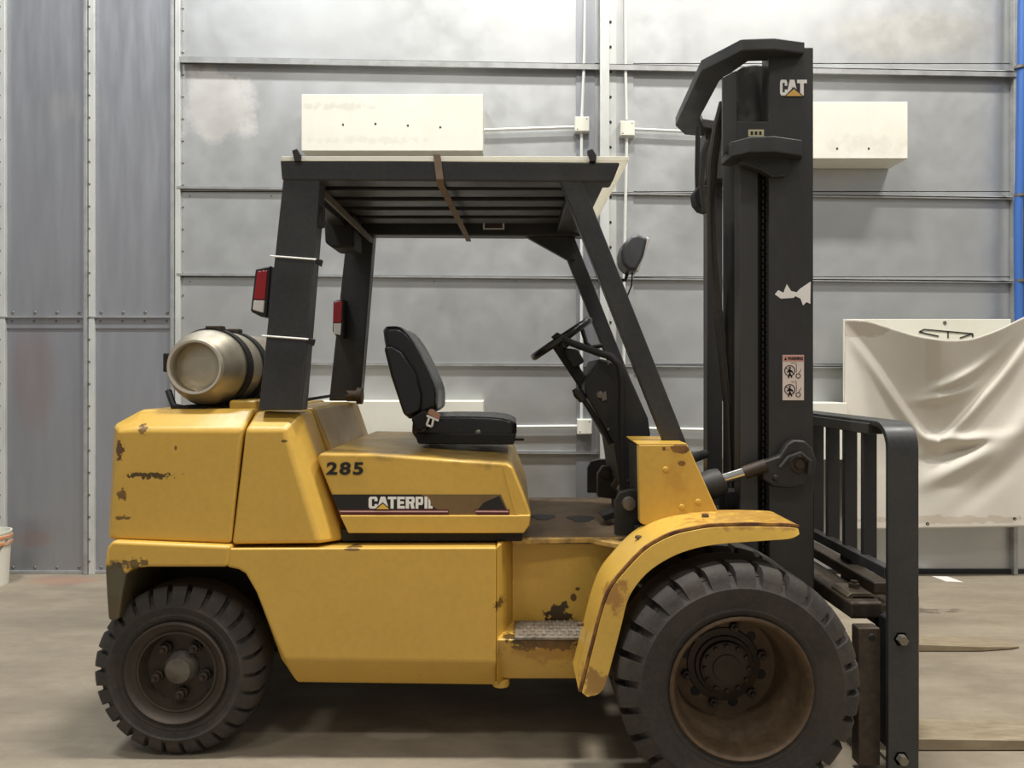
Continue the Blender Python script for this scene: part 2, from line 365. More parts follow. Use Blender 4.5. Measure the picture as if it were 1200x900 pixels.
# --- counterweight
cw_m = yellow('counterweight yellow', patches=[
    (P(178, 557, 2.92), (.085, .1, .012), DARKR, 40, 4.5, .9), (P(140, 527, 2.92), (.016, .1, .035), RUST, 60, 4, .9), (P(167, 503, 2.92), (.022, .1, .018), RUST, 70, 4, .8),
    (P(143, 580, 2.92), (.016, .1, .022), RUST, 70, 4, .8), (P(143, 607, 2.92), (.03, .1, .008), RUST, 70, 4, .8), (P(206, 525, 2.92), (.006, .1, .01), RUST, 40, 1, .8)])
A = XZ([(138, 504), (284, 504), (272, 637), (129, 632)], 2.92)
B = XZ([(134, 498), (167, 480), (298, 479), (270, 637), (127, 632)], 3.0)
A5 = [A[0], ((A[0][0]+.07), A[0][1]+.004), A[1], A[2], A[3]]
def sec(poly, Y): return [(a, Y, b) for a, b in poly]
cw = part(MB().loft([sec(A5, 2.92), sec(B, 3.0), sec(B, far(3.0)), sec(A5, far(2.92))]), 'counterweight', cw_m, .016, seg=3)
skirt_m = yellow('skirt yellow', patches=[((X(128,2.88), 2.9, Z(705,2.88)), (.1, 2, .16), (58, 56, 50), 12, 1.0, .92), ((X(136,2.88), 2.9, Z(682,2.88)), (.05, 2, .06), (86, 82, 66), 16, 2, .8, .3), (P(157, 662, 2.88), (.05, .2, .02), (60, 52, 44), 40, 4, .8)])
sk = XZ([(125, 641), (131, 634), (270, 640), (266, 665), (172, 665), (153, 667), (147, 674), (144, 690), (141, 710), (138, 728), (126, 728), (124, 700), (122, 660)], 2.89)
part(MB().prism(sk, 2.89, far(2.89)), 'counterweight_skirt', skirt_m, .014, seg=3)
# --- rear side body with slanted front
rb_m = yellow('rear body yellow', patches=[(P(333, 517, 2.92), (.012, .1, .006), DARKR, 40, 1, .8)])
A = XZ([(287, 503), (333, 503), (374, 637), (272, 638)], 2.92)
B = XZ([(300, 482), (352, 483), (403, 633), (272, 636)], 3.01)
part(MB().loft([sec(A, 2.92), sec(B, 3.01), sec(B, 3.2), ]), 'rear_body_panel', rb_m, .016, seg=3)
part(MB().loft([sec(A, far(2.92)), sec(B, far(3.01)), sec(B, far(3.2))]), 'rear_body_panel', rb_m, .016, seg=3)
cvr_m = yellow('rear cover dirty yellow', col=(196, 156, 62), dirt=.9, patches=[((X(395,3.4), 3.5, 1.3), (.3, .7, .2), (110, 92, 60), 5, 1.6, .6, .6)])
C = XZ([(304, 480), (354, 480), (372, 524), (404, 636), (304, 636)], 3.02)
part(MB().prism(C, 3.2, far(3.2)), 'rear_cover', cvr_m, .012)
part(MB().box(X(262,3.0), X(296,3.0), 3.05, 3.25, Z(482,3.05), Z(469,3.05)), 'lifting_eye', M['yellow'], .012)
part(MB().bar((X(350,3.2), 3.3, 1.395), (X(404,3.9), 3.95, 1.41), .012, .012), 'gas_hose', M['under'])
part(MB().lathe([(0, -.04), (.03, -.035), (.03, .02), (.045, .02), (.045, .05), (0, .05)], P(414, 464, 4.0), 'x', 14), 'regulator_valve', M['rimrust'], .004)
# --- chassis side panel
ch_m = yellow('chassis yellow', patches=[(P(413, 644, 2.9), (.035, .1, .006), RUST, 40, 1.2, .8), (P(638, 752, 2.9), (.17, .1, .035), DARKR, 22, 2.4, .9), (P(640, 765, 2.9), (.2, .1, .06), (150, 104, 46), 22, 3, .5, .6),
    (P(655, 722, 3.1), (.055, .12, .05), DARKR, 34, 3.4, .95), (P(672, 700, 3.1), (.014, .12, .02), RUST, 30, 1.3, .9), (P(677, 690, 3.1), (.01, .12, .008), RUST, 30, 1.3, .9), (P(585, 705, 2.95), (.02, .12, .02), RUST, 80, 4, .9)])
zt = Z(641, 2.9)
face = XZ([(266, 642), (582, 641), (582, 776), (333, 772), (320, 742), (300, 694), (288, 672), (280, 667), (266, 664)], 2.9)
low = XZ([(266, 642), (582, 641), (582, 803), (347, 800), (330, 772), (303, 694), (289, 672), (280, 667), (266, 664)], 2.93)
bo = [(a, 2.9, b) for a, b in face]
lo = [(a, 2.93, b) if i not in (2, 3) else (a*3.0/2.93, 3.0, H+(b-H)*3.0/2.93) for i, (a, b) in enumerate(low)]
mid = [(a, 3.25, b) for a, b in low]
part(MB().loft([bo, lo, mid]), 'side_panel', ch_m, .01)
part(MB().loft([[(a, far(y), b) for a, y, b in s] for s in (bo, lo, mid)]), 'side_panel', ch_m, .01)
# step recess: chamfer, back plane, sill below
xs0, xr = X(582, 2.9), 0.0
zst = Z(748, 2.9); zb = Z(804, 2.92)
for S in (lambda y: y, far):
    m = MB(); m.plan([(xs0, S(2.9)), (xr, S(3.1)), (xr, S(3.25)), (xs0, S(3.25))], zb, zt)
    part(m, 'step_chamfer', ch_m, .006)
    m = MB().box(xr, .52, min(S(3.1), S(3.25)), max(S(3.1), S(3.25)), zb, zt)
    part(m, 'step_back_panel', ch_m, .004)
    m = MB(); X1 = X(694, 2.9)
    m.loft([[(xs0, S(2.9), zst-.004), (X1, S(2.9), zst-.004), (X1-.02, S(2.9), Z(778,2.9)), (X1-.04, S(2.99), zb), (xs0, S(2.99), zb), (xs0, S(2.9), Z(778,2.9))],
            [(xs0, S(3.12), zst-.004), (X1, S(3.12), zst-.004), (X1-.02, S(3.12), Z(778,2.9)), (X1-.04, S(3.12), zb), (xs0, S(3.12), zb), (xs0, S(3.12), Z(778,2.9))]])
    part(m, 'sill', ch_m, .008)
step_m = mat('worn step tread', (128, 118, 104), .55, .3, var=[(9, (84, 74, 62), .8), (60, (170, 160, 142), .4)], bump=(60, .3))
sp = part(MB().box(X(603,2.9), X(686,2.9), 2.89, 3.09, zst-.004, zst+.008), 'step_plate', step_m, .003)
m = MB()
for i in range(9):
    for j in range(5): m.lathe([(.009, 0), (.007, .005), (.004, .003), (0, .003)], (X(608,2.9)+.01+i*.03+(j % 2)*.015, 2.915+j*.038, zst+.008), 'z', 8)
tag(part(m, 'tread_studs', step_m, parent=sp), kind='stuff')
# floor plate
fp_m = M['mat']
fp = part(MB().box(.02, .62, 3.08, far(3.08), zt-.03, zt+.004), 'floor_plate', fp_m, .004)
part(MB().plan([(X(600,3.0), 3.03), (X(690,3.05), 3.06), (X(712,2.95), 2.99), (X(735,2.9), 2.93), (.5, 3.1), (.02, 3.1)], zt-.02, zt), 'floor_edge', mat('chipped edge', (198, 160, 86), .6, 0, var=[(20, (100, 74, 54), .9)]), .003)
pm = mat('dark rubber patch', (48, 45, 40), .7)
for (a, b, r) in ((636, 607, .055), (681, 609, .06)):
    Yp = (H-zt)*F/(b-CY)
    part(MB().plan([(X(a,Yp)+r*(1+.25*math.sin(3*t))*math.cos(t), Yp+r*1.3*math.sin(t)) for t in [k*PI/7 for k in range(14)]], zt+.004, zt+.006), 'floor_mat_patch', pm, parent=fp)
part(MB().box(X(310,3.0), .6, 3.25, far(3.25), .34, zt-.02), 'dark_underbody', M['under'], .01)  # black box added to keep the space beneath the truck dark
part(MB().box(X(165,3.1), X(305,3.1), 3.25, far(3.25), .28, .8), 'arch_shade_block', M['under'], .02)  # black block added for the shade inside the wheel arch
part(MB().lathe([(0, 0), (.035, 0), (.035, .03), (0, .03)], (X(587,3.0), 3.0, zb-.03), 'z', 14), 'drain_plug', M['yellow'], .004)

# --- hood
hood_m = yellow('hood yellow', patches=[((X(470,3.3), 3.6, 1.19), (.55, .75, .06), (108, 88, 58), 5, 1.6, .75, .5), ((X(560,3.3), 3.2, 1.17), (.3, .3, .05), (84, 72, 52), 9, 2, .6, .5)])
YH = 2.97
def hz(px, py): return X(px, YH), Z(py, YH)
def hood_section(Y, inset=0):
    base = [(408, 625), (386, 575), (371, 538), (374, 531), (440, 532), (520, 538), (594, 543), (601, 547), (613, 577), (622, 602), (621, 616), (614, 625)]
    out = []
    cx_, cz_ = X(500, YH), Z(580, YH)
    for a, b in base:
        x, z = hz(a, b); out.append((x+(cx_-x)*inset*.3, Y, z+(cz_-z)*inset*.3))
    return out
hood = part(MB().loft([hood_section(YH), hood_section(far(YH))]), 'engine_hood', hood_m, .014, seg=3)
part(MB().bar((X(590,YH-.002), YH, Z(546,YH)), (X(605,YH), YH-.001, Z(603,YH)), .006, .006), 'crease', hood_m, parent=hood)
for d in ((430, 538, .05), (452, 545, .03), (500, 545, .04), (556, 549, .05)):
    pass
part(MB().box(X(400,3.0), X(612,3.0), YH+.03, far(YH+.03), zt, Z(622,YH)), 'hood_seal', M['under'], .004)
part(MB().prism(XZ([(398, 604), (606, 604), (622, 603.5), (620, 616), (614, 625), (408, 625)], YH-.008), YH-.008, YH+.02), 'hood_lower_band', hood_m, .005, parent=hood)
# hood decals
YD = YH-.0015
def flat(poly_px, Y, t=.001, m=None): return MB().prism(XZ(poly_px, Y), Y-t, Y)
dk = part(flat([(389, 579.5), (587, 579.5), (597, 602.5), (398, 602.5)], YD), 'stripe_decal', mat('brown tape residue', (116, 92, 56), .6, 0, var=[(12, (92, 72, 46), .6)]), parent=hood)
part(flat([(388.5, 579.5), (494, 579.5), (503, 590), (512, 597), (396, 597)], YD-.001), 'stripe_black', M['decalblack'], parent=hood)
part(flat([(567, 589), (585, 581), (593, 597), (560, 597)], YD-.001), 'stripe_black', M['decalblack'], parent=hood)
dr = mat('decal dark red', (92, 30, 34), .5); dp = mat('decal pink', (206, 168, 160), .5)
for x0, x1, q in ((397, 526, 0), (556, 597, 0)):
    part(flat([(x0, 597), (x1, 597), (x1, 603.2), (x0+3, 603.2)], YD-.001), 'stripe_red', dr, parent=hood)
    part(flat([(x0+1, 598.6), (x1-1, 598.8), (x1-1, 600.2), (x0+2, 600.0)], YD-.002), 'stripe_pink', dp, parent=hood)
# block lettering: strokes on a unit cell
LET = {
 'C': [[(0,.15),(.15,0),(.36,0),(.36,1),(.15,1),(0,.85)], [(.36,.8),(.36,1),(.85,1),(1,.85),(1,.62),(.66,.62),(.66,.8)], [(.36,0),(.36,.2),(.66,.2),(.66,.38),(1,.38),(1,.15),(.85,0)]],
 'A': [[(0,0),(.34,0),(.54,.72),(.5,1),(.3,1)], [(.66,0),(1,0),(.7,1),(.48,1),(.46,.72)], [(.25,.2),(.75,.2),(.75,.4),(.25,.4)]],
 'T': [[(0,.78),(1,.78),(1,1),(0,1)], [(.32,0),(.68,0),(.68,.78),(.32,.78)]],
 'E': [[(0,0),(.38,0),(.38,1),(0,1)], [(.38,.78),(1,.78),(1,1),(.38,1)], [(.38,.39),(.88,.39),(.88,.61),(.38,.61)], [(.38,0),(1,0),(1,.22),(.38,.22)]],
 'R': [[(0,0),(.37,0),(.37,1),(0,1)], [(.37,.8),(.7,.8),(.88,1),(.37,1)], [(.66,.58),(1,.58),(1,.88),(.88,1),(.66,.8)], [(.37,.4),(.88,.4),(1,.6),(.37,.6)], [(.6,0),(1,0),(.86,.42),(.5,.42)]],
 'P': [[(0,0),(.37,0),(.37,1),(0,1)], [(.37,.8),(.7,.8),(.88,1),(.37,1)], [(.66,.5),(1,.5),(1,.88),(.88,1),(.66,.8)], [(.37,.3),(.88,.3),(1,.52),(.37,.52)]],
 'I': [[(0,0),(1,0),(1,1),(0,1)]],
 'L': [[(0,0),(.5,0),(.5,.62),(0,.9)], [(.5,0),(1,0),(1,.2),(.5,.24)]],
}
def lettering(word, boxes, y0, y1, Y):
    m = MB()
    for ch, (x0, x1) in zip(word, boxes):
        for k, s in enumerate(LET[ch]): m.prism([(X(x0+(x1-x0)*a, Y), Z(y1+(y0-y1)*b, Y)) for a, b in s], Y-.0006-.00005*k, Y)
    return m
part(lettering('CATERPIL', [(432,442.5),(442,455.5),(454.5,464.5),(465.5,474.5),(475.5,486),(487,496),(497.5,501),(502,507)], 582, 596, YD-.0016), 'maker_lettering', M['decal'], parent=hood, smooth=0)
part(flat([(438.5, 597.2), (448.5, 588.5), (458.5, 597.2)], YD-.0024), 'triangle_border', M['decalblack'], parent=hood, smooth=0)
part(flat([(441, 596.6), (448.5, 590.4), (456, 596.6)], YD-.0036), 'yellow_triangle', mat('decal yellow', (226, 182, 70), .5), parent=hood, smooth=0)
def text_mesh(body, Y, x0, x1, y0, y1, off=.0, shear=0, space=1.0):
    c = bpy.data.curves.new('txt', 'FONT'); c.body = body; c.offset = off; c.shear = shear; c.space_character = space; c.extrude = .01
    o = bpy.data.objects.new('txt', c); COL.objects.link(o)
    dg = bpy.context.evaluated_depsgraph_get(); me = o.evaluated_get(dg).to_mesh()
    vs = [v.co.copy() for v in me.vertices]; fs = [tuple(p.vertices) for p in me.polygons]
    o.evaluated_get(dg).to_mesh_clear(); bpy.data.objects.remove(o); bpy.data.curves.remove(c)
    ax = min(v.x for v in vs); bx_ = max(v.x for v in vs); ay = min(v.y for v in vs); by_ = max(v.y for v in vs)
    out = MB()
    out.add([(X(x0+(v.x-ax)/(bx_-ax)*(x1-x0), Y), Y-.0006+.0006*(1 if v.z < 0 else -1), Z(y1+(v.y-ay)/(by_-ay)*(y0-y1), Y)) for v in vs], fs)
    return out
part(text_mesh('285', YD-.001, 382, 425.5, 541.5, 556.5, off=.035, shear=.06, space=1.2), 'number_lettering', M['decalblack'], parent=hood, smooth=0)

# --- front cowl towers
cowl_m = yellow('cowl yellow', patches=[(P(795, 525, 2.84), (.05, .1, .022), (84, 50, 34), 36, 2.6, .9), (P(799, 543, 2.84), (.016, .1, .01), (84, 44, 30), 30, 1.2, .9), (P(793, 560, 2.84), (.05, .1, .16), (170, 124, 52), 20, 2.5, .4, .8)])
YCO = 2.84
cz = XZ([(748, 521), (806, 521), (843, 603), (800, 622), (757, 640), (757, 616), (750, 613)], YCO)
part(MB().prism(cz, YCO, YCO+.045), 'cowl_tower', cowl_m, .006)
part(MB().prism([(a+.012, b-.012) for a, b in cz], YCO+.045, 3.16), 'cowl_inner_box', M['under'], .004)
czf = XZ([(772, 521), (806, 521), (843, 603), (800, 622), (775, 640)], YCO)
part(MB().prism(czf, far(3.1), far(YCO)), 'cowl_tower', cowl_m, .006)
for a, b in ((780, 550), (799, 594), (818, 588)): part(MB().lathe([(0, -.008), (.009, -.006), (.011, 0)], P(a, b, YCO), 'y', 10), 'cowl_bolt', M['yellow'])
part(MB().plan([(X(747,YCO), YCO+.002), (X(805,YCO), YCO+.002), (X(782,3.2), 3.18), (X(733,3.2), 3.18)], Z(521,YCO)-.002, Z(519.5,YCO)), 'cowl_cap', cvr_m, .003)

# --- front fenders
fen_m = yellow('fender yellow', patches=[(P(722, 700, 2.6), (.05, .1, .06), (140, 92, 52), 22, 3.4, .7, .4), (P(700, 800, 2.6), (.08, .1, .05), (118, 78, 48), 24, 3.6, .7, .4), (P(880, 607, 2.75), (.3, .3, .02), (150, 104, 56), 26, 4, .6, .5)])
YF = 2.61
top = XZ([(682, 812), (690, 780), (698, 749), (706, 718), (717, 690), (735, 667), (758, 644), (785, 629), (811, 622), (838, 618), (880, 617), (925, 618), (936, 620)], YF)
bot = XZ([(688, 816), (706, 808), (718, 770), (728, 732), (737, 699), (757, 672), (785, 653), (815, 642), (845, 637), (871, 635), (900, 633), (925, 631), (936, 626)], YF)
def cr(p, k=4):                                     # Catmull-Rom resampling
    out = []
    for i in range(len(p)-1):
        a, b, c, d = (Vector(p[max(0, i-1)]), Vector(p[i]), Vector(p[i+1]), Vector(p[min(len(p)-1, i+2)]))
        for j in range(k):
            t = j/k; out.append(tuple(.5*((2*b)+(c-a)*t+(2*a-5*b+4*c-d)*t*t+(3*b-a-3*c+d)*t**3)))
    return out+[tuple(p[-1])]
top, bot = cr(top), cr(bot); top_all, bot_all = top, bot
n = len(top)
def off(p, d):
    out = []
    for i, (x, z) in enumerate(p):
        a = Vector(p[max(0, i-1)]); b = Vector(p[min(len(p)-1, i+1)]); t = (b-a).normalized(); out.append((x-t[1]*d, z+t[0]*d))
    return out
for S in (lambda y: y, far):
    if S(1) != 1: top, bot = top_all[28:], bot_all[28:]; n = len(top)
    m = MB()
    inn = off(top, -.006); upo = off(top, .012)
    for (pa, pb, ya, yb) in ((upo, inn, YF+.012, 2.87),):
        secs = [[(pa[i][0], S(ya), pa[i][1]), (pb[i][0], S(ya), pb[i][1]), (pb[i][0], S(yb), pb[i][1]), (pa[i][0], S(yb), pa[i][1])] for i in range(n)]
        m.loft(secs)
    f_ = part(m, 'fender', fen_m, .002)
    m = MB(); secs = [[(top[i][0], S(YF), top[i][1]), (bot[i][0], S(YF-.008), bot[i][1]), (bot[i][0], S(YF+.004), bot[i][1]), (top[i][0], S(YF+.012), top[i][1])] for i in range(n)]
    part(m.loft(secs), 'fender_lip', fen_m, .002, parent=f_)
    m = MB(); up = off(top, .003)
    secs = [[(up[i][0], S(YF+.002), up[i][1]), (upo[i][0], S(YF+.002), upo[i][1]+.001), (upo[i][0], S(YF+.014), upo[i][1]+.001), (up[i][0], S(YF+.014), up[i][1])] for i in range(n)]
    part(m.loft(secs), 'brown_seam', mat('brown seam', (96, 60, 38), .8, 0, var=[(14, (190, 140, 60), .7)]), .001, parent=f_)  # brown strip mottled with yellow along the fender crease
    if S(1) == 1:
        for i in (8, 24, 36): part(MB().lathe([(0, .012), (.012, .009), (.014, 0)], (upo[i][0]-.03*(i < 12), 2.74, upo[i][1]+.002), 'z', 8), 'fender_bolt', M['rimrust'], parent=f_)
    # black hinge bracket by the floor
    m = MB().prism(XZ([(721, 628), (721, 588), (727, 577), (738, 574), (752, 574), (757, 628)], 3.0), min(S(3.0), S(3.04)), max(S(3.0), S(3.04)))
    br = part(m, 'cowl_bracket', M['black2'], .005)
    part(MB().lathe([(0, -.02), (.026, -.018), (.03, 0)], (X(737,3.0), S(3.0), Z(590,3.0)), 'y', 12), 'bracket_bolt', M['bolt'], parent=br)
    part(MB().box(X(745,2.95), X(757,2.95), min(S(2.86), S(3.0)), max(S(2.86), S(3.0)), Z(632,2.95), Z(617,2.95)), 'rubber_stop', M['under'], .006)

# --- wheels
def tyre_mesh(R, W, rin, lugs, gd):
    """tyre about the y axis; near sidewall at y=0, far at y=W; staggered shoulder grooves"""
    m = MB(); vs = []; fs = []
    fr = [0, .2, .4, .6, .70, .72, .96, .98]
    sh = .16*W
    def prof(gn, gf):
        a = gd if gn else 0; b = gd if gf else 0
        return [(rin, .05*W), (rin+.012, .012*W), (rin+.035, -.006), (rin+.042, -.003), (rin+(R-rin)*.45, -.014), (R-.075, -.016), (R-.068, -.011), (R-.045, -.006+a*.7),
                (R-.022-a*.5, .004+a*.6), (R-.006-a, .02), (R-a, .05), (R-a, W*.34), (R-(a*.2), W*.40), (R, W*.5), (R-(b*.2), W*.60), (R-b, W*.66), (R-b, W-.05), (R-.006-b, W-.02), (R-.022-b*.5, W-.004),
                (R-.07, W+.012), (rin+.035, W), (rin, .95*W)]
    np_ = 0
    ang = []
    for k in range(lugs):
        for f in fr: ang.append((k+f)/lugs)
    for a in ang:
        f = (a*lugs) % 1.0; f = round(f, 4)
        gn = .715 < f < .965; f2 = (f+.5) % 1.0; gf = .2 <= f <= .4 and False
        p = prof(gn, gf); np_ = len(p)
        for r, h in p:
            sk_ = .018*math.sin(PI*min(1, max(0, h/W)))
            th = 2*PI*a+sk_/R; vs.append((r*math.cos(th), h, r*math.sin(th)))
    na = len(ang)
    for k in range(na):
        q = (k+1) % na
        for i in range(np_-1): fs.append((k*np_+i, k*np_+i+1, q*np_+i+1, q*np_+i))
    return m.add(vs, fs)
def mirror_copy(o, y):                               # turn a wheel to the other side of the truck
    c = o.copy(); COL.objects.link(c); c.parent = FL; c.matrix_parent_inverse = WORLD['forklift'].inverted()
    c.location = (o.location.x, y, o.location.z); c.rotation_euler = (0, 0, PI)
    for ch in o.children:
        d = ch.copy(); COL.objects.link(d); d.parent = c; d.matrix_parent_inverse = Matrix.Identity(4)
    return c
def sub(mb, name, m, p, bevel=0, **k):
    o = mb.build(name, m, None, bevel, **k); o.parent = p; return o
RF, RR = .4235, .335
wf = (X(869, 2.56), 2.56, RF); wr = (X(206, 2.92), 2.92, RR)
ft = tyre_mesh(RF, .24, .235, 26, .03).build('front_tyre', M['rubber'], FL, loc=wf, smooth=35)
sub(MB().lathe([(.246, .004), (.25, -.006), (.243, -.014), (.236, -.008), (.228, .012), (.222, .05), (.222, .085), (.206, .105), (.198, .13), (.196, .2), (.19, .215), (.17, .222), (.13, .222), (.13, .235), (.24, .24)]), 'rim', M['rimrust'], ft)
hubm = MB().lathe([(0, .172), (.05, .172), (.052, .176), (.08, .176), (.094, .182), (.096, .2), (.108, .203), (.112, .212), (.135, .216), (.14, .226)], n=40)
hub = sub(hubm, 'hub', M['grease'], ft)
for k in range(12):
    a = 2*PI*k/12
    sub(MB().lathe([(0, -.012), (.008, -.01), (.009, 0)], (.082*math.cos(a), .178, .082*math.sin(a)), 'y', 6), 'hub_bolt', M['grease'], ft, smooth=0)
for k in range(6):
    a = 2*PI*k/6+.25
    sub(MB().lathe([(0, -.035), (.008, -.035), (.009, -.022), (.017, -.02), (.019, 0)], (.145*math.cos(a), .222, .145*math.sin(a)), 'y', 6), 'lug_nut', M['rimdark'], ft, smooth=0)
    a += PI/6
    sub(MB().lathe([(0, -.001), (.017, -.002), (.019, 0)], (.145*math.cos(a), .2215, .145*math.sin(a)), 'y', 16), 'vent_hole', M['under'], ft)
in_t = ft.copy(); COL.objects.link(in_t); in_t.location = (wf[0], wf[1]+.275, wf[2]); in_t.name = 'inner_front_tyre'
mirror_copy(ft, far(2.56)); mirror_copy(in_t, far(2.56+.275))
rt = tyre_mesh(RR, .2, .19, 26, .024).build('rear_tyre', M['rubber'], FL, loc=wr, smooth=35)
sub(MB().lathe([(.2, .004), (.202, -.01), (.195, -.016), (.188, -.01), (.178, .004), (.162, .01), (.157, .004), (.15, .006), (.146, .03), (.138, .06), (.10, .066), (.055, .058), (.05, .05)]), 'rim', M['rimdark'], rt)
sub(MB().lathe([(0, .008), (.04, .009), (.05, .014), (.053, .022), (.06, .03), (.07, .06)], n=32), 'hub_cap', mat('worn hub cap', (112, 106, 96), .5, .5, var=[(14, (70, 62, 54), .8)]), rt)
for k in range(5):
    a = 2*PI*k/5+.97
    sub(MB().lathe([(0, .01), (.009, .01), (.01, .022), (.018, .026), (.02, .042), (.024, .044), (.024, .062)], (.1*math.cos(a), .0, .1*math.sin(a)), 'y', 8), 'lug_nut', M['grease'], rt, smooth=0)
mirror_copy(rt, far(2.92))
part(MB().cyl((wf[0], 2.95, RF), (wf[0], far(2.95), RF), .1, 20), 'front_axle', M['under'])
part(MB().cyl((wr[0], 3.1, RR), (wr[0], far(3.1), RR), .06, 20), 'rear_axle', M['under'])

# --- overhead guard
G0 = 2.95; GT = .10
def guard_side(y0, y1, nm):
    S = lambda poly: XZ(poly, G0)
    part(MB().prism(S([(328, 187), (727, 190), (718, 213), (330, 211)]), y0, y1), 'guard_rail', M['black'], .008)
    part(MB().prism(S([(331, 209), (375, 209), (353, 481), (302, 481)]), y0+.004, y1-.004), 'guard_rear_pillar', M['black'], .008)
    dx = 0 if nm == 'near' else .066
    ya, yb = (y0+.004, y0+.055) if nm == 'near' else (y1-.055, y1-.004)
    part(MB().prism([(a+dx, b) for a, b in S([(656, 210), (683, 212), (806, 522), (780, 522)])], ya, yb), 'guard_front_pillar', M['black'], .006)
guard_side(G0, G0+GT, 'near'); guard_side(far(G0)-GT, far(G0), 'far')
xa, xb = X(336, G0), X(716, G0); zr0, zr1 = Z(211, G0), Z(189, G0)
part(MB().box(X(331,G0), X(352,G0), G0+GT, far(G0)-GT, zr0-.02, zr1-.01), 'guard_cross_beam', M['black'], .006)
part(MB().box(X(672,G0), X(712,G0), G0+GT, far(G0)-GT, zr0+.005, zr1-.01), 'guard_cross_beam', M['black'], .006)
part(MB().box(xa, xb, G0+.02, far(G0)-.02, zr1-.012, zr1-.002), 'roof_underplate', M['black2'])
for k in range(5):
    y = G0+GT+.05+k*(far(G0)-G0-2*GT-.05)/5
    part(MB().box(xa+.05, xb-.03, y, y+.12, zr0+.046, zr1-.012), 'roof_bar', M['black'], .004)
part(MB().prism(XZ([(352,211),(400,211),(366,250),(362,250)], far(G0)), far(G0)-.05, far(G0)-.01), 'corner_gusset', M['black'], .004)
part(MB().prism(XZ([(620,211),(690,211),(704,250),(690,250)], G0), far(G0)-.07, far(G0)-.03), 'corner_gusset', M['black'], .004)
# brown strap under the roof, rear brace strip
strap_m = mat('brown strap', (120, 100, 78), .7, 0, var=[(14, (90, 74, 58), .5)])
st = MB(); x0 = X(508, G0); wd = .028
pts = [(G0+.03, zr1+.03), (G0-.006, zr1+.026), (G0-.008, zr0+.004), (G0+.03, zr0-.012), (far(G0)-GT, zr0-.014), (far(G0)-.02, zr0-.02)]
secs = []
for i, (y, z) in enumerate(pts):
    xo = x0+(.012 if i > 1 else 0)+.035*max(0, (y-G0))
    secs.append([(xo, y, z), (xo+wd, y, z), (xo+wd, y-.003, z-.003), (xo, y-.003, z-.003)])
part(st.loft(secs), 'roof_strap', strap_m)
part(MB().bar((X(380,3.06), G0+GT, zr0-.03), (X(380,3.06), far(G0)-GT, zr0-.03), .03, .012, up=(0,0,1)), 'rear_brace_strip', mat('tan brace', (104, 96, 80), .6, 0, var=[(9, (80, 72, 60), .6)]))
# white roof sheet: thin plastic that lets some light through
sheet_m = mat('cream roof sheet', (236, 234, 224), .5)
_n = sheet_m.node_tree; _t = _n.nodes.new('ShaderNodeBsdfTranslucent'); _t.inputs[0].default_value = lin((236, 233, 222)); _x = _n.nodes.new('ShaderNodeMixShader'); _x.inputs[0].default_value = .5
_n.links.new(_n.nodes['Principled BSDF'].outputs[0], _x.inputs[1]); _n.links.new(_t.outputs[0], _x.inputs[2]); _n.links.new(_x.outputs[0], _n.nodes['Material Output'].inputs[0])
rs = part(MB().box(X(330,G0), X(737,G0)+.0, G0-.005, far(G0)+.005, zr1+.001, zr1+.019), 'roof_sheet', sheet_m, .003)
# flared front edge of the roof sheet hanging down ahead of the guard
for (px, Y) in ((347, G0), (692, G0)):
    part(MB().prism(XZ([(px-4,177),(px+2,175),(px+7,183),(px+6,190),(px-1,190)], Y), Y-.012, Y+.02), 'roof_clamp', M['black2'], .003)
# lights, brackets, ties on the rear pillars
def tail_lamp(y0, y1, sx, label):
    Y = 3.0
    h = part(MB().prism(XZ([(299, 315), (318, 311), (313, 372), (305, 371), (293, 365)], Y), y0, y1), 'tail_lamp', M['decalblack'], .008)
    yb = y0-.004
    m1 = XZ([(301.5, 318), (314, 316.5), (311, 351), (297.5, 351)], Y); m2 = XZ([(297.3, 352), (310.5, 352), (309, 367), (296, 363)], Y)
    part(MB().prism(m1, yb, y0+.02), 'red_lens', M['red'], .004, parent=h)
    part(MB().prism(m2, yb, y0+.02), 'clear_lens', M['lens'], .004, parent=h)
    return h
tail_lamp(3.0, 3.1, 0, ''); 
h = part(MB().prism(XZ([(391, 353), (402, 350), (402, 396), (394, 394), (390, 388)], 4.0), 3.99, 4.1), 'tail_lamp', M['decalblack'], .006)
part(MB().prism(XZ([(391, 354), (401, 352), (400, 378), (390, 378)], 3.985), 3.985, 4.02), 'red_lens', M['red'], .003, parent=h)
part(MB().prism(XZ([(390.5, 379), (400, 379), (399, 393), (391, 391)], 3.985), 3.985, 4.02), 'clear_lens', M['lens'], .003, parent=h)
for (a, b) in (((318, 300), (370, 305)), ((308, 393.5), (361, 398.5))):
    t = part(MB().tube([P(a[0]-1, a[1], G0+.03), P(a[0], a[1], G0-.004), P(b[0], b[1]-1, G0-.004), P(b[0]+1, b[1], G0+.06)], .004, 6), 'cable_tie', M['decal'])
    part(MB().prism(XZ([(b[0]-1, b[1]-3), (b[0]+7, b[1]-1), (b[0]+5, b[1]+7), (b[0]-2, b[1]+3)], G0), G0+.01, G0+.03), 'tie_clip', M['decalblack'], .003, parent=t)
part(MB().tube([P(371, 240, G0+.05), P(379, 244, G0+.05), P(379, 266, G0+.05), P(370, 267, G0+.05)], .008, 6), 'mirror_bracket', M['black2'])
part(MB().prism(XZ([(388, 262), (392, 258), (422, 258), (422, 296), (397, 296), (389, 290)], 3.9), 3.75, 3.95), 'alarm_box', M['under'], .02, seg=3)
pl = part(MB().prism(XZ([(566, 258), (591, 258), (591, 269), (566, 269)], far(G0)-GT), far(G0)-GT-.002, far(G0)-GT), 'guard_plate', M['decal'])
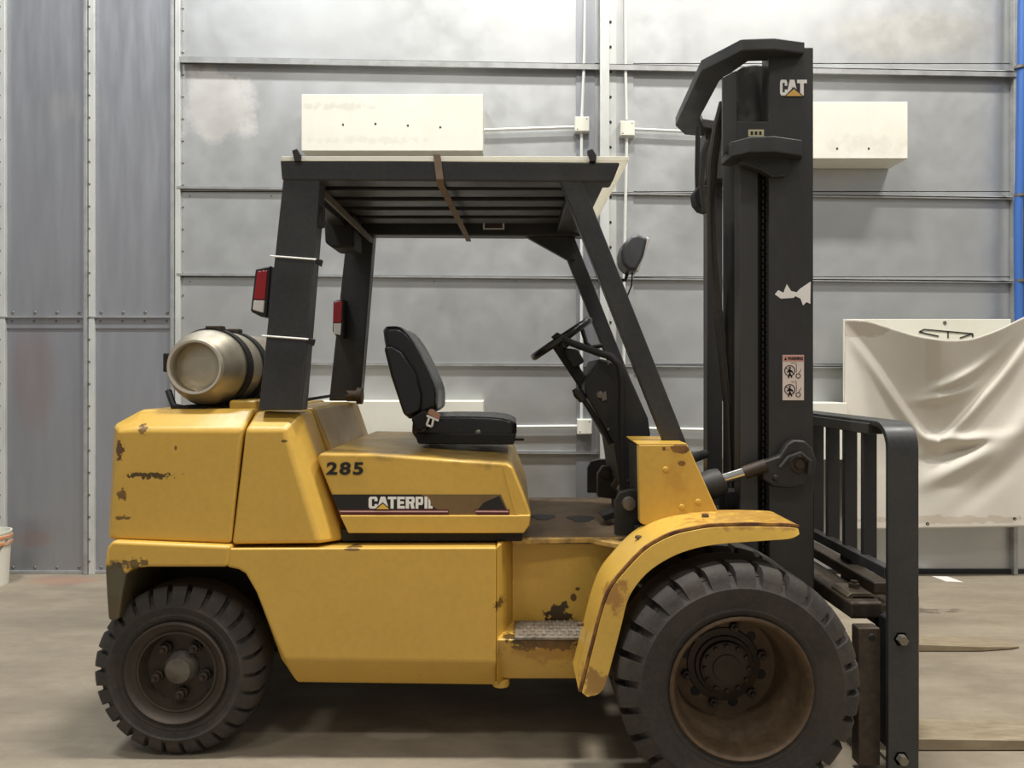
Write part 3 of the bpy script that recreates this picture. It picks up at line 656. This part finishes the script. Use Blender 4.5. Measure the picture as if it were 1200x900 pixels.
part(MB().prism(XZ([(568, 261.5), (589, 261.5), (589, 267.5), (568, 267.5)], far(G0)-GT), far(G0)-GT-.004, far(G0)-GT-.002), 'plate_panel', mat('plate dark print', (70, 52, 50), .5), parent=pl)
# work lamp on the front pillar
YL = 3.9
la = part(MB().prism(XZ([(724, 300), (727, 290), (735, 281), (744, 279), (755, 283), (750, 305), (742, 321), (733, 321), (725, 313)], YL), YL-.12, YL+.06), 'work_lamp', mat('dark grey lamp shell', (74, 74, 78), .4), .03, seg=3)
part(MB().prism(XZ([(753, 282), (757, 284), (744, 322), (741, 321)], YL), YL-.11, YL+.05), 'lamp_lens', M['lens'], .004, parent=la)
part(MB().tube([P(735, 320, YL), P(733, 328, YL), P(722, 330, YL), P(716, 334, YL+.02)], .01, 8), 'lamp_bracket', M['black2'], parent=la)
part(MB().tube([P(741, 320, YL), P(740, 335, YL), P(733, 352, YL), P(728, 362, YL)], .004, 6), 'lamp_cable', M['under'], parent=la)

# --- seat
YS = 3.34; YS2 = far(YS)
seat_c = XZ([(482, 492), (498, 487), (560, 487), (596, 489), (606, 496), (606, 510), (602, 518), (490, 520), (481, 508)], YS)
def cushion(poly, y0, y1, crown=.02):
    cxp = sum(p[0] for p in poly)/len(poly); czp = sum(p[1] for p in poly)/len(poly)
    def s(Y, k): return [(cxp+(a-cxp)*k, Y, czp+(b-czp)*k) for a, b in poly]
    d = y1-y0
    return MB().loft([s(y0, .90), s(y0+.03, 1), s(y0+d*.22, 1.0), s(y0+d*.3, .96), s(y0+d*.7, .96), s(y0+d*.78, 1.0), s(y1-.03, 1), s(y1, .9)])
seat = part(cushion(seat_c, YS, YS2), 'seat', M['vinyl'], .012, seg=2, sub=1)
back = XZ([(449, 402), (447, 386), (451, 382), (462, 380), (472, 383), (484, 397), (498, 424), (510, 450), (513, 462), (512, 480), (503, 488), (478, 492), (472, 486), (458, 442)], YS)
part(cushion(back, YS, YS2), 'backrest', M['vinyl'], .01, parent=seat, sub=1)
side = XZ([(450, 406), (460, 404), (472, 412), (488, 436), (495, 462), (494, 482), (478, 490), (473, 484), (459, 442)], YS)
part(MB().prism(side, YS-.03, YS+.02), 'backrest_side_pad', M['vinyl'], .02, seg=3, parent=seat)
part(MB().prism(XZ([(486, 507), (605, 508), (602, 521), (490, 520)], YS), YS-.012, YS2), 'seat_pan', M['under'], .008, parent=seat)
part(MB().tube([P(602, 515, YS+.05), P(614, 515, YS+.05)], .006, 8), 'adjust_lever', M['under'], parent=seat)
part(MB().prism(XZ([(482, 490), (497, 480), (508, 486), (505, 500), (490, 506)], YS-.02), YS-.05, YS), 'hinge_cover', M['under'], .012, parent=seat)
bk_ = part(MB().prism(XZ([(503, 480), (507, 479), (517, 486), (515, 492), (502, 485)], YS-.05), YS-.08, YS-.05), 'belt_webbing', mat('tan belt', (170, 128, 104), .7), .004, parent=seat)
m = MB(); Yb = YS-.085
for a, b in (((500, 487), (514, 493)), ((503, 489), (500, 498)), ((508, 491), (506, 500)), ((500, 498), (506, 500))): m.bar(P(*a, Yb), P(*b, Yb), .006, .009)
part(m, 'belt_tongue', M['decal'], .001, parent=seat)
part(MB().lathe([(0, -.006), (.006, -.006), (.012, -.003), (.014, 0)], P(560, 507, YS), 'y', 14), 'seat_button', M['bolt'], parent=seat)
part(MB().lathe([(0, -.012), (.014, -.01), (.018, 0)], P(496, 502, YS-.035), 'y', 14), 'hinge_bolt', M['grease'], parent=seat)

# --- steering column, console, levers
YSW = 3.57
con_m = mat('black console plastic', (30, 30, 30), .6, 0, var=[(12, (50, 47, 43), .5)])
con = part(MB().prism(XZ([(702, 420), (731, 427), (759, 490), (762, 512), (748, 520), (748, 640), (736, 640), (722, 540), (719, 520), (686, 462), (684, 450), (692, 438)], 3.4), 3.38, 3.85), 'console', con_m, .012)
part(MB().bar(P(652, 402, YSW), P(692, 462, YSW), .06, .055), 'column_sleeve', M['under'], .01, parent=con)
part(MB().prism(XZ([(660, 408), (676, 410), (684, 424), (672, 432), (664, 420)], YSW), YSW-.06, YSW+.06), 'column_shroud', con_m, .008, parent=con)
# steering wheel: ring whose axis follows the column
ax = (Vector(P(648, 396, YSW))-Vector(P(692, 462, YSW))).normalized()
sw_c = Vector(P(658, 397, YSW)); e1 = Vector((0, 1, 0)); e1 = (e1-ax*e1.dot(ax)).normalized(); e2 = ax.cross(e1)
tilt = Matrix.Rotation(math.radians(-6), 3, e1)
RW = .155; m = MB(); vs = []; fs = []
for k in range(48):
    a = 2*PI*k/48
    for j in range(10):
        b = 2*PI*j/10; r = RW+.019*math.cos(b)
        vs.append(sw_c+e1*(r*math.cos(a))+e2*(r*math.sin(a))+ax*(.019*math.sin(b)))
for k in range(48):
    for j in range(10): fs.append((k*10+j, k*10+(j+1) % 10, ((k+1) % 48)*10+(j+1) % 10, ((k+1) % 48)*10+j))
swl = part(m.add(vs, fs), 'steering_wheel', M['vinyl'], smooth=180)
for k in range(3):
    a = 2*PI*k/3+.5; d = e1*math.cos(a)+e2*math.sin(a)
    part(MB().bar(sw_c-ax*.01, sw_c+d*RW, .03, .014, up=ax), 'spoke', M['vinyl'], .004, parent=swl)
part(MB().cyl(sw_c-ax*.05, sw_c+ax*.02, .035, 18), 'wheel_hub', M['vinyl'], .008, parent=swl)
part(MB().tube([P(648, 397, 3.42), P(652, 393, 3.42), P(670, 402, 3.4), P(700, 413, 3.36), P(716, 418, 3.34), P(726, 428, 3.33), P(729, 445, 3.33), P(729, 530, 3.33), P(732, 600, 3.33)], [.012, .015, .017, .017, .017, .017, .017, .017, .017], 10), 'grab_handle', M['under'])
part(MB().tube([P(681, 382, 3.7), P(687, 402, 3.7), P(693, 407, 3.7), P(706, 405, 3.7)], .011, 8), 'shift_lever', M['under'])
lv = part(MB().tube([P(676, 458, 3.4), P(690, 478, 3.4), P(705, 500, 3.4), P(716, 520, 3.4)], .011, 8), 'hydraulic_lever', M['under'])
part(MB().tube([P(674, 455, 3.4), P(678, 461, 3.4), P(684, 469, 3.4)], [.018, .026, .02], 10), 'lever_knob', M['vinyl'], parent=lv)
part(MB().lathe([(0, -.01), (.012, -.008), (.018, 0)], P(703, 463, 3.38), 'y', 12), 'key_switch', M['bolt'], parent=con)
part(MB().prism(XZ([(704, 462), (710, 458), (711, 468), (706, 470)], 3.38), 3.372, 3.38), 'gauge_face', M['bolt'], parent=con)
for a, b in ((713, 503), (713, 426)): part(MB().lathe([(0, -.006), (.006, -.004), (.007, 0)], P(a, b, 3.37), 'y', 8), 'console_screw', M['bolt'], parent=con)
# pedal group and far brackets
far_br = part(MB().prism(XZ([(700, 582), (700, 555), (706, 546), (722, 545), (740, 548), (740, 586)], 3.7), 3.68, 3.74), 'pedal_bracket', M['rimdark'], .006)
part(MB().lathe([(0, -.012), (.022, -.01), (.026, 0)], P(711, 556, 3.68), 'y', 14), 'pivot_boss', M['grease'], parent=far_br)
part(MB().tube([P(722, 572, 3.5), P(730, 560, 3.48), P(745, 552, 3.46)], .03, 10), 'brake_drum_pipe', M['grease'])
part(MB().tube([P(727, 575, 3.42), P(736, 562, 3.4), P(748, 556, 3.4)], .022, 10), 'brake_pipe', M['bolt'])
part(MB().prism(XZ([(704, 604), (720, 598), (722, 606), (708, 609)], 3.3), 3.28, 3.4), 'pedal', M['under'], .004)

# --- mast
YM = 3.02; mt = .1
mast_m = mat('mast black paint', (46, 45, 44), .42, .0, var=[(3, (56, 54, 51), .6), (40, (70, 68, 64), .15)], rvar=.06, stretch=(1, 1, .35))
zbm = .12
def mrail(px0, px1, ptop, Y0, Y1, name, m=mast_m):
    return part(MB().box(X(px0, Y0), X(px1, Y0), Y0, Y1, zbm, Z(ptop, Y0)), name, m, .006)
nr = mrail(901, 953.5, 55, YM, YM+.09, 'mast_outer_rail')
mrail(867, 889, 175, YM+.03, YM+.11, 'mast_inner_rail', mat('inner rail grey black', (58, 57, 56), .4, 0, var=[(3, (66, 64, 61), .5)], stretch=(1,1,.3)))
part(MB().box(X(889,3.12), X(905,3.12), 3.12, 3.2, zbm, Z(150,3.12)), 'rail_web', M['under'])
xf0, xf1 = X(824, far(YM)), X(841.5, far(YM))
part(MB().box(xf0, xf1, far(YM)-.09, far(YM), zbm, Z(55, YM)-.03), 'mast_outer_rail', mast_m, .006)
part(MB().box(X(866,far(YM))-.06, X(866,far(YM)), far(YM)-.06, far(YM), zbm, 2.74), 'mast_inner_rail', mast_m, .006)
# lift cylinders, chain, hoses
part(MB().cyl((X(857,3.35), 3.35, zbm), (X(857,3.35), 3.35, Z(140,3.35)), .037, 20), 'lift_cylinder', M['black2'])
part(MB().cyl((X(852,3.75)+.06, 3.8, zbm), (X(852,3.75)+.06, 3.8, Z(170,3.8)), .04, 20), 'lift_cylinder', M['black2'])
chain_m = mat('greasy chain', (44, 42, 40), .4, .5)
chx = X(894.5, 3.07); zc = .4; links = MB()
while zc < Z(200, 3.07):
    links.box(chx-.012, chx-.004, 3.045, 3.07, zc, zc+.019); links.box(chx+.002, chx+.011, 3.045, 3.07, zc+.0135, zc+.0325)
    zc += .027
tag(part(links, 'chain_links', chain_m, .002, seg=1), kind='stuff')
part(MB().box(chx-.02, chx+.018, 3.075, 3.085, .4, Z(140, 3.07)), 'chain_back_strip', M['under'])
for k in range(3):
    d = k*.028
    path = [P(846+k*4, 120, 3.2+d), P(838+k*3, 150, 3.2+d), P(832+k*3, 190, 3.2+d), P(831+k*2, 240, 3.22+d), P(833+k*2, 300, 3.24+d), P(838+k*2.5, 360, 3.26+d), P(845+k*3, 420, 3.28+d), P(851+k*3, 480, 3.3+d), P(853+k*3, 540, 3.3+d), P(855+k*3, 600, 3.3+d)]
    part(MB().tube(path, .0125, 8), 'hydraulic_hose', M['rubber'])
part(MB().tube([P(818, 150, 3.6), P(817, 200, 3.6), P(818, 245, 3.6)], .012, 8), 'hydraulic_hose', M['under'])
part(MB().tube([P(830, 165, 3.5), P(824, 180, 3.5), P(822, 215, 3.5), P(826, 250, 3.5)], .014, 8), 'hydraulic_hose', M['rubber'])
part(MB().prism(XZ([(811, 228), (816, 220), (828, 220), (828, 250), (819, 247), (813, 240)], 3.6), 3.55, 3.65), 'hose_clamp', M['under'], .008)
# crosshead: bowed tie bar in plan, outline at height
def plan_pt(px, Y): return (X(px, Y), Y)
ztop = Z(50, 3.0); zth = .048
outer = [(1.18, 2.99), (1.045, 2.955), (.915, 2.965), (.805, 3.16), (.845, 3.80), (.85, 3.86), (.93, 4.0), (1.1, 4.04)]
inner = [(1.18, 3.06), (1.05, 3.065), (.975, 3.07), (.915, 3.27), (.945, 3.73), (.96, 3.78), (1.0, 3.88), (1.1, 3.92)]
m = MB(); secs = [[(a[0], a[1], ztop), (a[0], a[1], ztop-zth), (b[0], b[1], ztop-zth), (b[0], b[1], ztop)] for a, b in zip(outer, inner)]
ch_ = part(m.loft(secs), 'crosshead_tie', M['black'], .006)
part(MB().box(1.03, 1.2, 3.95, far(YM), ztop-.3, ztop-.04), 'crosshead_block', M['black'], .006)
# side plate with its window
part(MB().prism(XZ([(847, 90), (864, 82), (864, 166), (847, 184)], YM), YM+.0, YM+.02), 'mast_side_plate', mast_m, .004)
part(MB().prism(XZ([(862, 142), (903, 142), (903, 170), (862, 170)], YM), YM+.002, YM+.02), 'mast_side_plate', mast_m, .004)
part(MB().cyl((X(880,3.18), 3.18, Z(150,3.18)), (X(880,3.18), 3.18, Z(82,3.18)), .062, 20), 'cylinder_head', M['black2'], .01)
part(MB().box(X(865,3.3), X(899,3.3), 3.26, 3.34, Z(145,3.3), Z(100,3.3)), 'crosshead_backing', M['under'])
bt = part(MB().prism(XZ([(877, 152), (895, 152), (895, 160), (877, 160)], YM), YM-.002, YM+.004), 'stamped_tag', mat('tag cream', (196, 190, 150), .5))
for a in (881, 886, 891): part(MB().prism(XZ([(a-1.5, 154), (a+1.5, 154), (a+1.5, 158), (a-1.5, 158)], YM-.002), YM-.003, YM-.001), 'stamp_mark', M['decalblack'], parent=bt)
# lower bow bracket
o2 = [(X(940,2.96), 2.96), (X(905,2.93), 2.91), (X(878,2.92), 2.92), (X(857,2.97), 2.98), (X(847,3.07), 3.1)]
i2 = [(X(940,3.02), 3.02), (X(905,3.02), 3.02), (X(882,3.02), 3.02), (X(868,3.05), 3.05), (X(858,3.12), 3.13)]
zt2 = Z(163, 2.95); m = MB()
part(m.loft([[(a[0], a[1], zt2), (a[0], a[1], zt2-.062), (b[0], b[1], zt2-.062), (b[0], b[1], zt2)] for a, b in zip(o2, i2)]), 'mast_tie_bracket', M['black'], .005)
part(MB().prism(XZ([(866, 184), (923, 184), (923, 203), (918, 208), (903, 209), (888, 200), (866, 192)], YM), YM-.02, YM+.02), 'tie_gusset', M['black'], .004)
# mast mid/lower cross members
part(MB().box(X(828,3.9), X(862,3.9), 3.1, far(3.1), .55, .8), 'mast_cross_member', M['under'], .01)
part(MB().box(X(845,3.3), X(905,3.1), 3.1, far(3.1), .25, .5), 'mast_cross_member', M['under'], .01)
part(MB().box(X(848,3.12), X(955,3.12), 3.12, 3.2, .15, Z(575, 3.12)), 'mast_lower_plate', M['under'], .01)
# decals on the mast rail
YR = YM-.0012
part(lettering('CAT', [(914, 922.5), (921.5, 935), (934, 945.5)], 93.5, 112, YR), 'maker_logo', M['decal'], parent=nr, smooth=0)
part(flat([(918.5, 113.6), (930.3, 101.8), (942.5, 113.6)], YR-.0006), 'logo_triangle_border', mast_m, parent=nr, smooth=0)
part(flat([(921, 112.6), (930.3, 104.5), (940, 112.6)], YR-.0018), 'logo_triangle', mat('logo yellow', (214, 170, 84), .5), parent=nr, smooth=0)
m = MB()
m.prism(XZ([(908, 345), (912, 340), (918, 343), (922, 333), (927, 341), (936, 343), (930, 349), (915, 350)], YR), YR-.0008, YR)
m.prism(XZ([(930, 346), (938, 338), (950, 330), (949.5, 356), (945, 354), (941, 358), (938, 350)], YR), YR-.0009, YR)
part(m, 'torn_sticker', M['decal'], parent=nr, smooth=0)
wd_ = part(flat([(917, 416), (942, 416), (942, 469), (917, 469)], YR), 'warning_label', mat('warning paper', (222, 206, 196), .5), parent=nr, smooth=0)
part(flat([(917.3, 416.3), (941.7, 416.3), (941.7, 423.5), (917.3, 423.5)], YR-.001), 'warning_header', mat('warning salmon', (206, 148, 138), .5), parent=nr, smooth=0)
m = text_mesh('WARNING', YR-.0022, 923, 941, 418, 422, off=.03)
m.prism(XZ([(919, 422), (922, 422), (920.5, 418)], YR-.0022), YR-.0028, YR-.0022)
Yq = YR-.0012
def ring(cx_, cy_, r, t):
    m.lathe([(r-t, 0), (r-t, -.0008), (r, -.0008), (r, 0)], (X(cx_,Yq), Yq, Z(cy_,Yq)), 'y', 20)
for cy_ in (434.5, 456.5):
    ring(925.5, cy_, .0225, .0035); ring(935.4, cy_+6, .0105, .003)
    m.bar(P(920, cy_-4, Yq), P(931, cy_+4, Yq), .001, .003)
    m.lathe([(0, -.0008), (.0045, 0)], P(925.6, cy_-3.5, Yq), 'y', 10)
    for a, b in (((925.5, cy_-2), (925.5, cy_+3.5)), ((925.5, cy_-1), (922.5, cy_+2)), ((925.5, cy_-1), (929, cy_+1.5)), ((925.5, cy_+3), (923.8, cy_+8.5)), ((925.5, cy_+3), (928, cy_+8))): m.bar(P(*a, Yq), P(*b, Yq), .001, .006)
    m.bar(P(933, cy_-9, Yq), P(933.5, cy_+2, Yq), .001, .0018); m.bar(P(939, cy_-2, Yq), P(936, cy_+3, Yq), .001, .002); m.bar(P(927, cy_-9, Yq), P(933, cy_-9.6, Yq), .001, .0015)
part(m, 'warning_print', M['decalblack'], parent=nr, smooth=0)
# --- tilt cylinder
YT = 2.98
tc_ = part(MB().tube([P(822, 572, YT+.06), P(838, 566, YT+.06), P(847, 562, YT+.06)], [.06, .06, .05], 18), 'tilt_cylinder', M['black2'], .006)
part(MB().cyl(P(846, 562, YT+.04), P(878, 552, YT+.02), .021, 16), 'chrome_rod', M['chrome'], parent=tc_)
part(MB().tube([P(872, 554, YT+.02), P(898, 545, YT)], .027, 14), 'rod_end', M['grease'], parent=tc_)
kn = part(MB().prism(XZ([(891, 541), (912, 534), (921, 520), (929, 515), (942, 516), (951, 525), (956, 540), (953, 558), (942, 568), (925, 572), (905, 570), (893, 562)], YM-.03), YM-.045, YM), 'mast_knuckle', M['black2'], .01, seg=3)
part(MB().lathe([(0, -.018), (.018, -.016), (.022, -.008), (.034, -.006), (.04, 0)], P(936, 544, YM-.045), 'y', 20), 'pivot_pin', M['grease'], parent=kn)
part(MB().lathe([(0, -.012), (.01, -.01), (.013, 0)], P(909, 560, YM-.045), 'y', 12), 'knuckle_bolt', M['grease'], parent=kn)
part(MB().tube([P(914, 548, YM-.06), P(924, 536, YM-.06), P(938, 531, YM-.06), P(949, 540, YM-.06), P(948, 556, YM-.06)], .008, 8), 'knuckle_rib', M['black2'], parent=kn)
part(MB().tube([P(798, 545, 3.05), P(815, 536, 3.2), P(826, 532, 3.3)], .02, 10), 'hose_stub', M['under'])

# --- carriage, load backrest, forks
YK = 2.75; xk0, xk1 = X(1041, YK), X(1077, YK)
zk = Z(495, YK); zlow = .02; rad = .1; tb = .022
path = [(YK, zlow), (YK, zk-rad)]
for k in range(1, 7):
    a = PI-k*PI/12; path.append((YK+rad+rad*math.cos(a), zk-rad+rad*math.sin(a)))
fp2 = [(far(y), z) for y, z in path[::-1]]
path += fp2
def offp(p, d):
    out = []
    for i, (y, z) in enumerate(p):
        a = Vector(p[max(0, i-1)]); b = Vector(p[min(len(p)-1, i+1)]); t = (b-a).normalized(); out.append((y+t[1]*d, z-t[0]*d))
    return out
inn = offp(path, tb)
m = MB().loft([[(xk0, a[0], a[1]), (xk1, a[0], a[1]), (xk1, b[0], b[1]), (xk0, b[0], b[1])] for a, b in zip(path, inn)])
lb = part(m, 'load_backrest', M['black'], .004)
zbr = Z(676, YK)
part(MB().box(xk0-.005, xk0+.035, YK+tb, far(YK)-tb, zbr-.012, zbr+.03), 'backrest_lower_bar', M['black'], .004, parent=lb)
part(MB().box(xk0-.01, xk0+.05, YK+.14, far(YK)-.14, zk-.055, zk-.012), 'backrest_upper_bar', M['black'], .004, parent=lb)
slat = MB().box(-.027, .027, -.014, .014, zbr, zk-.03)
s0 = None
for k in range(8):
    y = 2.98+k*.168
    if s0 is None:
        s0 = slat.build('backrest_slat', M['black'], None, .003); o = s0
    else:
        o = s0.copy(); COL.objects.link(o)
    o.parent = lb; o.location = (1.432, y, 0)
for py in (749, 889):
    for S in (lambda y: y, far):
        part(MB().lathe([(0, -.022 if S(1) == 1 else .022), (.018, -.022 if S(1) == 1 else .022), (.02, 0), (.028, 0)], (X(1056, YK), S(YK), Z(py, YK)), 'y', 6), 'carriage_bolt', M['bolt'], parent=lb, smooth=0)
car_m = mat('worn greasy carriage', (66, 56, 46), .55, .3, var=[(7, (44, 38, 33), .7), (30, (96, 82, 64), .35)], bump=(30, .15))
xc0 = X(1000, 2.95); xc1 = X(1033, 2.95)
part(MB().box(xc0-.02, xc1+.0, 2.93, far(2.93), Z(718,2.95)-.02, Z(704,2.95)), 'carriage_top_bar', car_m, .012, seg=3)
part(MB().box(xc0, xc1-.01, 2.95, far(2.95), .12, .22), 'carriage_lower_bar', car_m, .01)
for S in (lambda y: y, far):
    part(MB().box(X(1006,2.8), X(1032,2.8), min(S(2.8), S(2.86)), max(S(2.8), S(2.86)), .03, Z(736,2.8)), 'carriage_end_plate', car_m, .006)
    part(MB().box(X(1030,2.93), X(1045,2.93), min(S(2.83), S(2.97)), max(S(2.83), S(2.97)), .06, Z(720,2.92)), 'carriage_end_block', M['under'], .01)
    part(MB().lathe([(0, -.004), (.012, -.003), (.014, 0)], (X(1022,2.8), S(2.8), Z(747,2.8)), 'y', 10), 'end_plate_hole', M['under'])
part(MB().box(X(1012,3.1), X(1034,3.1), 3.02, far(3.02), Z(690,3.1), Z(676,3.1)), 'carriage_rear_bar', car_m, .01)
part(MB().box(X(1010,3.2), X(1026,3.2), 3.3, 3.42, .6, .72), 'carriage_roller_block', M['under'], .01)
part(MB().box(X(1000,3.3), X(1040,3.3), 3.3, 3.44, .52, .63), 'carriage_lug', car_m, .012)
fork_m = mat('worn dusty fork steel', (150, 136, 112), .6, .25, var=[(3, (120, 104, 82), .7), (20, (178, 166, 142), .5)], bump=(14, .1), stretch=(.4, 2, 1))
for y0, y1 in ((2.97, 3.15), (4.04, 4.21)):
    xs_, tip = 1.58, 2.8; m = MB()
    ym = (y0+y1)/2
    m.loft([[(xs_, y0, .004), (xs_, y1, .004), (xs_, y1, .05), (xs_, y0, .05)], [(xs_+.6, y0, .004), (xs_+.6, y1, .004), (xs_+.6, y1, .042), (xs_+.6, y0, .042)],
            [(tip-.25, y0, .004), (tip-.25, y1, .004), (tip-.25, y1, .028), (tip-.25, y0, .028)], [(tip-.06, y0+.03, .004), (tip-.06, y1-.03, .004), (tip-.06, y1-.03, .016), (tip-.06, y0+.03, .016)],
            [(tip, ym-.03, .004), (tip, ym+.03, .004), (tip, ym+.03, .012), (tip, ym-.03, .012)]])
    m.box(xs_-.0, xs_+.05, y0, y1, .004, .62)
    part(m, 'fork', fork_m, .003)
    fh = part(MB().prism([(1.345, .545), (1.345, .615), (1.36, .63), (1.44, .63), (1.47, .61), (1.47, .52), (1.452, .52), (1.452, .612), (1.37, .612), (1.37, .545)], y0+.01, y1-.02), 'fork_hook', mat('worn hook steel', (112, 100, 84), .4, .5, var=[(12, (60, 52, 44), .7)]), .004)
    part(MB().lathe([(0, .03), (.014, .028), (.014, .02), (.02, .018), (.022, 0)], (1.41, (y0+y1)/2, .63), 'z', 12), 'latch_pin', M['grease'], parent=fh)
    part(MB().box(xs_-.12, xs_+.0, y0+.02, y1-.02, .5, .58), 'fork_shank_block', car_m, .006)

# ================================================================== gas cylinder on the counterweight
gx, gz, gy = X(228, 2.98), Z(430, 2.98), 3.0
GC = empty('gas_cylinder', (gx, 3.4, gz-.158)); tag(GC, 'dull aluminium gas cylinder lying strapped on the counterweight behind the seat', 'gas cylinder')
part(MB().lathe([(0, .012), (.05, .014), (.085, .022), (.098, .03), (.101, -.018), (.108, -.02), (.112, -.005), (.122, .012), (.138, .036), (.15, .07), (.156, .1), (.158, .13), (.158, .66), (.15, .73), (.11, .77), (0, .785)], (gx, gy, gz), n=56), 'cylinder_shell', M['zinc'], parent=GC)
part(MB().lathe([(.099, .0), (.1, -.024), (.109, -.025), (.112, -.012), (.112, -.004)], (gx, gy, gz), n=56), 'foot_ring', mat('ring aluminium', (214, 206, 190), .35, .7), parent=GC)
part(MB().lathe([(.09, .78), (.1, .84), (.095, .84), (.085, .78)], (gx, gy, gz), n=32), 'collar', M['zinc'], parent=GC)
# strap bands and cradle belong to the truck
for y in (.13, .33):
    b_ = part(MB().lathe([(.159, y), (.166, y), (.166, y+.06), (.159, y+.06)], (gx, gy, gz), n=48), 'tank_strap', M['under'])
    part(MB().box(gx-.02, gx+.05, gy+y, gy+y+.045, gz+.158, gz+.176), 'strap_buckle', M['grease'], .004, parent=b_)
part(MB().box(gx-.185, gx-.155, gy+.1, gy+.16, gz-.02, gz+.06), 'strap_latch', M['under'], .006)
cr = part(MB().box(gx-.1, gx+.26, gy+.1, gy+.66, Z(478,3.0), gz-.158), 'tank_cradle', M['under'], .006)
part(MB().tube([(gx-.16, gy+.1, gz-.1), (gx-.12, gy+.06, gz-.16), (gx-.06, gy+.06, gz-.175), (gx+.02, gy+.06, gz-.178)], .014, 8), 'cradle_hook', M['under'], parent=cr)
